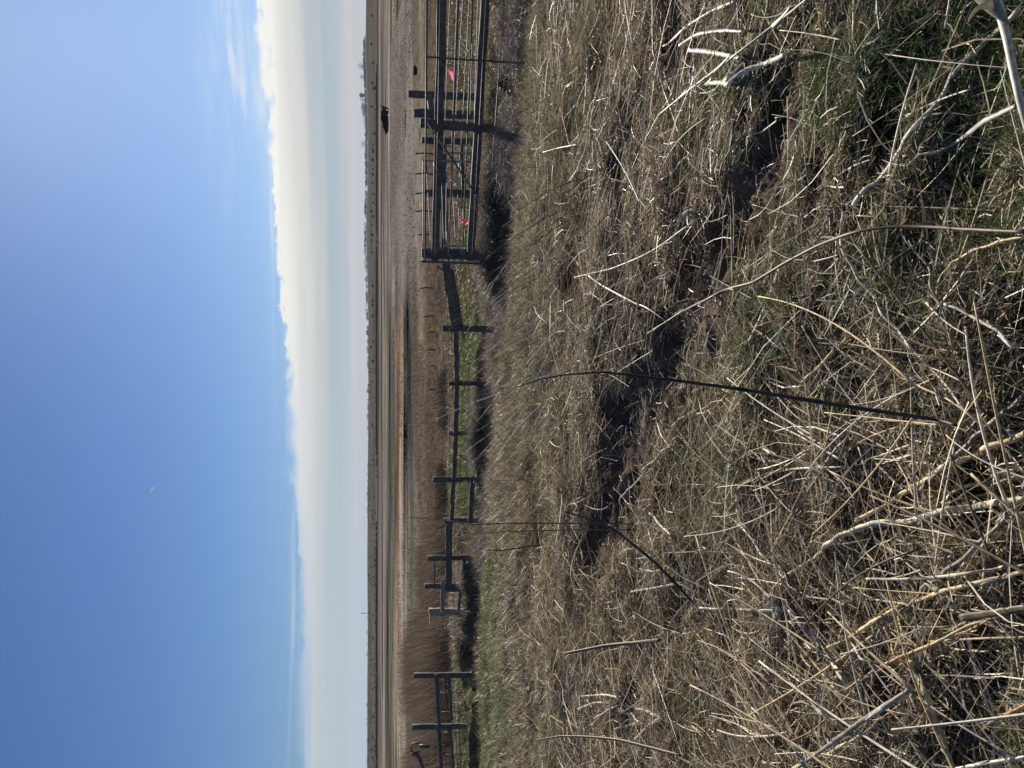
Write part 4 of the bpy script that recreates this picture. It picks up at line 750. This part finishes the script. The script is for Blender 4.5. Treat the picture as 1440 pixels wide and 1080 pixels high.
# left pen
f5 = empty('pen_fence', ip(655, 950, 17.5)); tag(f5, 'dark two rail pen with two tall square posts at the left end', 'fence')
for (xt, yy_, xb, Yd) in ((582, 950, 660, 17.5), (580, 1022, 655, 17.3)): p, q_ = pb(xt, yy_, xb, yy_, Yd); post(f5, p, q_, 0.105, sq=True)
MB().bar(ip(613.5, 948, 17.4), ip(621, 1090, 17.0), 0.05, 0.075, 10).build('rail', M_WOOD, f5)
MB().bar(ip(630.5, 948, 17.4), ip(635.5, 1013, 17.25), 0.05, 0.06, 10).build('rail', M_WOOD, f5); MB().bar(ip(633, 1026, 17.2), ip(638.5, 1090, 17.0), 0.05, 0.06, 10).build('rail', M_WOOD, f5)
hh = empty('sheep_hurdle', ip(650, 1020, 17.9)); tag(hh, 'dark thin barred hurdle behind the two rail pen at the left end', 'hurdle')
for a_, b_ in ((616, 629), (623, 636), (637, 644), (643, 648)): MB().tube([ip(a_, 953, 17.9), ip(b_, 1092, 17.5)], 0.010, 6).build('bar', M_RUST, hh)
for y_ in (953, 974, 1001, 1030, 1061, 1088):
    k_ = (y_-953)/139; MB().tube([ip(616+13*k_, y_, 17.9-0.4*k_), ip(651+3*k_, y_, 17.9-0.4*k_)], 0.010, 6).build('upright', M_RUST, hh)
bh = empty('bent_frame', ip(600, 1066, 21.4)); tag(bh, 'small bent hoop of dark metal standing beyond the left pen', 'metal frame')
MB().tube([ip(592, 1044, 21.4), ip(587, 1045, 21.4), ip(580, 1046, 21.4), ip(578.5, 1050, 21.4), ip(578.5, 1056, 21.4), ip(583, 1058, 21.4), ip(590, 1057, 21.4)], 0.025, 7).build('hoop', M_RUST, bh, True)
MB().tube([ip(580, 1058, 21.4), ip(587, 1062, 21.4), ip(591, 1069, 21.4), ip(596, 1084, 21.4)], [0.04, 0.06, 0.05, 0.04], 8).build('leg', M_RUST, bh, True)
MB().tube([ip(579, 1061, 21.4), ip(586, 1061, 21.4)], 0.02, 6).tube([ip(590, 1049, 21.5), ip(604, 1050, 21.5)], 0.05, 6).build('stay', M_RUST, bh, True)
# short marker posts of an older fence out in the rough grass
stakes = [(584, 216), (584, 244.5), (584, 272), (584, 297), (588, 330), (591, 405), (595, 445), (601, 467), (598, 492), (604, 515), (609, 536), (600, 548), (607, 574), (602, 601), (604, 748), (603, 763)]
sk0 = None
for x_, y_ in stakes:
    b = ip(x_+11, y_, 30.0); top = ip(x_, y_-0.5, 30.0); zb = hz(b.x, b.y)
    if sk0 is None:
        o = empty('fence_stake', (b.x, b.y, zb)); mb = MB(); h_ = top.z-zb; mb.tube([(b.x, b.y, zb-0.1), (b.x+0.02, b.y, zb+h_*0.6), (b.x-0.02, b.y, zb+h_)], 0.030, 7); mb.build('stake', M_WOOD, o, True); sk0 = (o, h_)
        ob_ = o
    else:
        ob_ = sk0[0].copy(); C.objects.link(ob_); ob_.location = (b.x, b.y, zb); ch = sk0[0].children[0].copy(); C.objects.link(ch); ch.parent = ob_
        ob_.scale = (1, 1, (top.z-zb)/sk0[1])
    tag(ob_, 'thin stake of the old fence line out in the rough grass', 'stake', 'stakes of the old fence in the rough grass')

# ------------------------------------------------------------------ far things
def leafball(n, rx, ry, rz_, s, trunk=0.0, col=None, gap=0.35):
    u_ = RNG.standard_normal((n, 3)); u_ /= np.linalg.norm(u_, axis=1)[:, None]; r_ = RNG.uniform(0.35, 1, n)**0.6
    bump = 0.75+0.5*vn(u_[:, 0]*2.2+5, u_[:, 2]*2.2+u_[:, 1], 7)
    c = u_*r_[:, None]*bump[:, None]*np.array([rx, ry, rz_]); c[:, 2] += rz_+trunk
    a = RNG.standard_normal((n, 3)); b = RNG.standard_normal((n, 3)); a *= s/np.linalg.norm(a, axis=1)[:, None]; b *= s/np.linalg.norm(b, axis=1)[:, None]
    V = np.stack([c-a, c-b*0.6, c+a, c+b*0.6], 1).reshape(-1, 3); Q = np.arange(4*n).reshape(n, 4); return V, Q
def shrub_mesh(i):
    V, Q = leafball(260, 0.75, 0.6, 0.55, 0.13); V[:, 2] = np.maximum(V[:, 2], -0.1); me = np_mesh('shrub', V, Q, M_SHRUB); return me
protos = [shrub_mesh(i) for i in range(4)]
used = [False]*4
def put_shrub(pt, sc_, label, group):
    i = random.randrange(4)
    if used[i]: o = protos[i].copy(); C.objects.link(o)
    else: o = protos[i]; used[i] = True
    o.location = (pt.x, pt.y, hz(pt.x, pt.y)-0.05); o.scale = (sc_*random.uniform(0.85, 1.3), sc_, sc_*random.uniform(0.8, 1.1)); o.rotation_euler = (0, 0, random.uniform(0, 6)); tag(o, label, 'shrub', group)
big_sh = [(525, 22), (524, 62), (526.5, 88), (525, 117), (528, 124), (524, 150), (529, 188), (526.5, 204), (526.5, 212), (526, 225), (526, 238), (525.5, 245), (525.5, 257), (526.5, 273), (526, 285), (524, 297), (526, 304), (524, 316), (525.5, 330), (524, 338), (525, 355), (525.5, 402), (525.5, 423), (525.5, 429), (525, 444), (526, 480), (523, 488), (526.5, 508)]
for x_, y_ in big_sh: put_shrub(ground_pt(1080-y_, x_, 0), random.uniform(0.95, 1.45), 'dark round shrub on the far slope, right half of the upright view', 'larger shrubs on the far slope')
cl_ = [random.uniform(515, 1080) for _ in range(30)]
for i in range(150):
    y_ = 515+565*random.random() if i % 3 == 0 else min(1079, max(512, random.choice(cl_)+random.gauss(0, 7))); x_ = random.uniform(518.5, 529)+0.0*i
    put_shrub(ground_pt(1080-y_, x_, 0), random.uniform(0.5, 0.85), 'tiny dark shrub dotting the far slope, left half of the upright view', 'tiny shrubs on the far slope')
for i in range(4):
    if not used[i]: bpy.data.objects.remove(protos[i])
# skyline trees on the distant ridge
def tree(x, y, hgt_, wd_, label, bare=True):
    z = hz(x, y); o = empty('bare_tree' if bare else 'leafy_tree', (x, y, z)); mb = MB()
    mb.tube([(x, y, z-0.5), (x, y, z+hgt_*0.35), (x+0.1, y, z+hgt_*0.8)], [hgt_*0.03, hgt_*0.022, hgt_*0.006], 7)
    for k_ in range(26):
        h0 = random.uniform(0.22, 0.75)*hgt_; a = random.uniform(0, 6.28); l = wd_*0.5*random.uniform(0.5, 1)
        p0 = Vector((x, y, z+h0)); p2 = p0+Vector((math.cos(a)*l, math.sin(a)*l, random.uniform(0.25, 0.6)*l*1.3)); mb.tube([p0, p0.lerp(p2, 0.5)+Vector((0, 0, 0.1*l)), p2], [hgt_*0.009, hgt_*0.006, hgt_*0.002], 4)
    mb.build('trunk', M_BARK, o)
    V, Q = leafball(700 if bare else 1600, wd_*0.5, wd_*0.5, hgt_*0.36, hgt_*(0.018 if bare else 0.035), hgt_*0.26); np_mesh('crown', V, Q, M_TREEL, None, False, o)
    return tag(o, label, 'tree')
def ridge_y(u_):
    q0 = (u_-540)/F/math.cos(PITCH); ys = np.linspace(1500, 2300, 200); zz = hgt(ys*q0, ys); i = int(np.argmax((zz-CAMZ)/ys)); return q0*ys[i], ys[i]
tl = [(972, 11, 12, 'largest bare tree on the skyline at the right'), (957, 9, 9, 'smaller bare tree just left of the largest one on the skyline'), (932, 10, 7, 'lollipop shaped tree alone on the skyline'), (926, 9, 11, 'spreading tree beside the lollipop shaped one'), (917, 8, 12, 'low broad tree at the start of the skyline copse'), (909, 7, 14, 'broad tree in the middle of the skyline copse'), (898, 6.5, 14, 'last low tree of the skyline copse'), (866, 9, 12, 'lone hazy bare tree left of the skyline copse')]
for u_, h_, w_, lb in tl: x_, y_ = ridge_y(u_); tree(x_, y_, h_*2.0, w_*1.7, lb, bare=(u_ not in (932, 909, 917)))
hedge = MB()
V = []; 
for i in range(620):
    u_ = random.uniform(820, 1010) if i < 260 else (random.uniform(560, 980) if i < 500 else random.uniform(20, 540)); 
    x_, y_ = ridge_y(u_); c = np.array([x_, y_+random.uniform(-20, 20), 0]); c[2] = hz(c[0], c[1])
    Vv, Qq = leafball(16, random.uniform(3, 9), 4, random.uniform(1.6, 4.2), 1.8); hedge.add(Vv+c, Qq)
hd = hedge.build('far_woodland', M_TREEL); tag(hd, 'hazy line of woodland along the farthest ridge', 'woodland', None, 'stuff')
# nearer bare tree just peeping in at the far right edge
x_, y_ = ridge_y(1084); tree(x_, y_, 30, 26, 'tall tree whose twigs just enter at the right hand edge of the skyline')
# low brushwood heap on the grey field
hp = ground_pt(1080-169, 546.5, 0); o = empty('brush_heap', (hp.x, hp.y, hp.z)); tag(o, 'long low dark heap of brushwood alone on the grey field', 'brush heap')
dd_ = hp.y; ln_ = 38/F*dd_
V, Q = leafball(2600, ln_*0.36, 0.6, 0.28, 0.07); V[:, 0] += ln_*0.05; V[:, 2] *= 1+0.25*np.clip(V[:, 0]/ln_*2, -1, 1); np_mesh('brush', V, Q, M_SHRUB, None, False, o)
V, Q = leafball(1100, ln_*0.26, 0.5, 0.17, 0.07); V[:, 0] -= ln_*0.22; np_mesh('brush', V, Q, M_SHRUB, None, False, o)
mb = MB()
for i in range(26):
    xx = random.uniform(-0.45, 0.45)*ln_; mb.tube([(hp.x+xx, hp.y, hp.z), (hp.x+xx+random.uniform(-0.4, 0.4), hp.y+random.uniform(-.3, .3), hp.z+random.uniform(0.45, 0.72)*(1+0.3*xx/ln_))], [0.03, 0.012], 5)
mb.build('branch', M_BARK, o)
# dark bush and pale pile at the verge behind the tallest pen post
bo = ground_pt(1080-99, 586, 0); V, Q = leafball(900, 0.24, 0.25, 0.11, 0.045); o = np_mesh('verge_bush', V, Q, M_SHRUB); o.location = (bo.x, bo.y, bo.z-0.03); tag(o, 'small dark bush on the verge right of the tallest pen post', 'shrub')
# mast on the skyline
mp_ = ground_pt(1080-862, 521, 0); zt = at(1080-862, 507.5, mp_.y); o = empty('telegraph_pole', (mp_.x, mp_.y, mp_.z)); tag(o, 'single slender pole with a short cross arm on the left skyline', 'pole')
MB().tube([(mp_.x, mp_.y, mp_.z-0.3), (mp_.x, mp_.y, zt.z)], [0.2, 0.14], 8).build('pole', M_BARK, o); MB().tube([(mp_.x-0.9, mp_.y, zt.z-0.8), (mp_.x+0.9, mp_.y, zt.z-0.8)], 0.13, 6).build('cross_arm', M_BARK, o)
# short vapour trail
c0, c1 = ip(209, 694, 6000), ip(215, 686, 6000)
MB().tube([c0, c0.lerp(c1, 0.5), c1], [4, 8, 5], 8).build('contrail', M_VAP, None, True); tag(bpy.data.objects['contrail'], 'short bright vapour trail high in the blue sky', 'vapour trail')

# ------------------------------------------------------------------ haze
HV = bpy.data.materials.new('haze'); HV.use_nodes = True; ht = HV.node_tree; ht.nodes.clear()
pv = N(ht, 'ShaderNodeVolumePrincipled'); pv.inputs['Color'].default_value = (0.80, 0.88, 1.0, 1); pv.inputs['Density'].default_value = 0.00008; pv.inputs['Anisotropy'].default_value = 0.0
ou = N(ht, 'ShaderNodeOutputMaterial'); ht.links.new(pv.outputs[0], ou.inputs['Volume'])
x0, x1, y0, y1, z0, z1 = -3400, 3400, -60, 3300, -4, 95
V = np.array([(x, y, z) for x in (x0, x1) for y in (y0, y1) for z in (z0, z1)], float)
Q = np.array([(0, 1, 3, 2), (4, 6, 7, 5), (0, 4, 5, 1), (2, 3, 7, 6), (0, 2, 6, 4), (1, 5, 7, 3)])
hb = np_mesh('haze', V, Q, HV); tag(hb, kind='stuff'); hb['label'] = 'thin pale haze over the whole plain'; hb['category'] = 'haze'
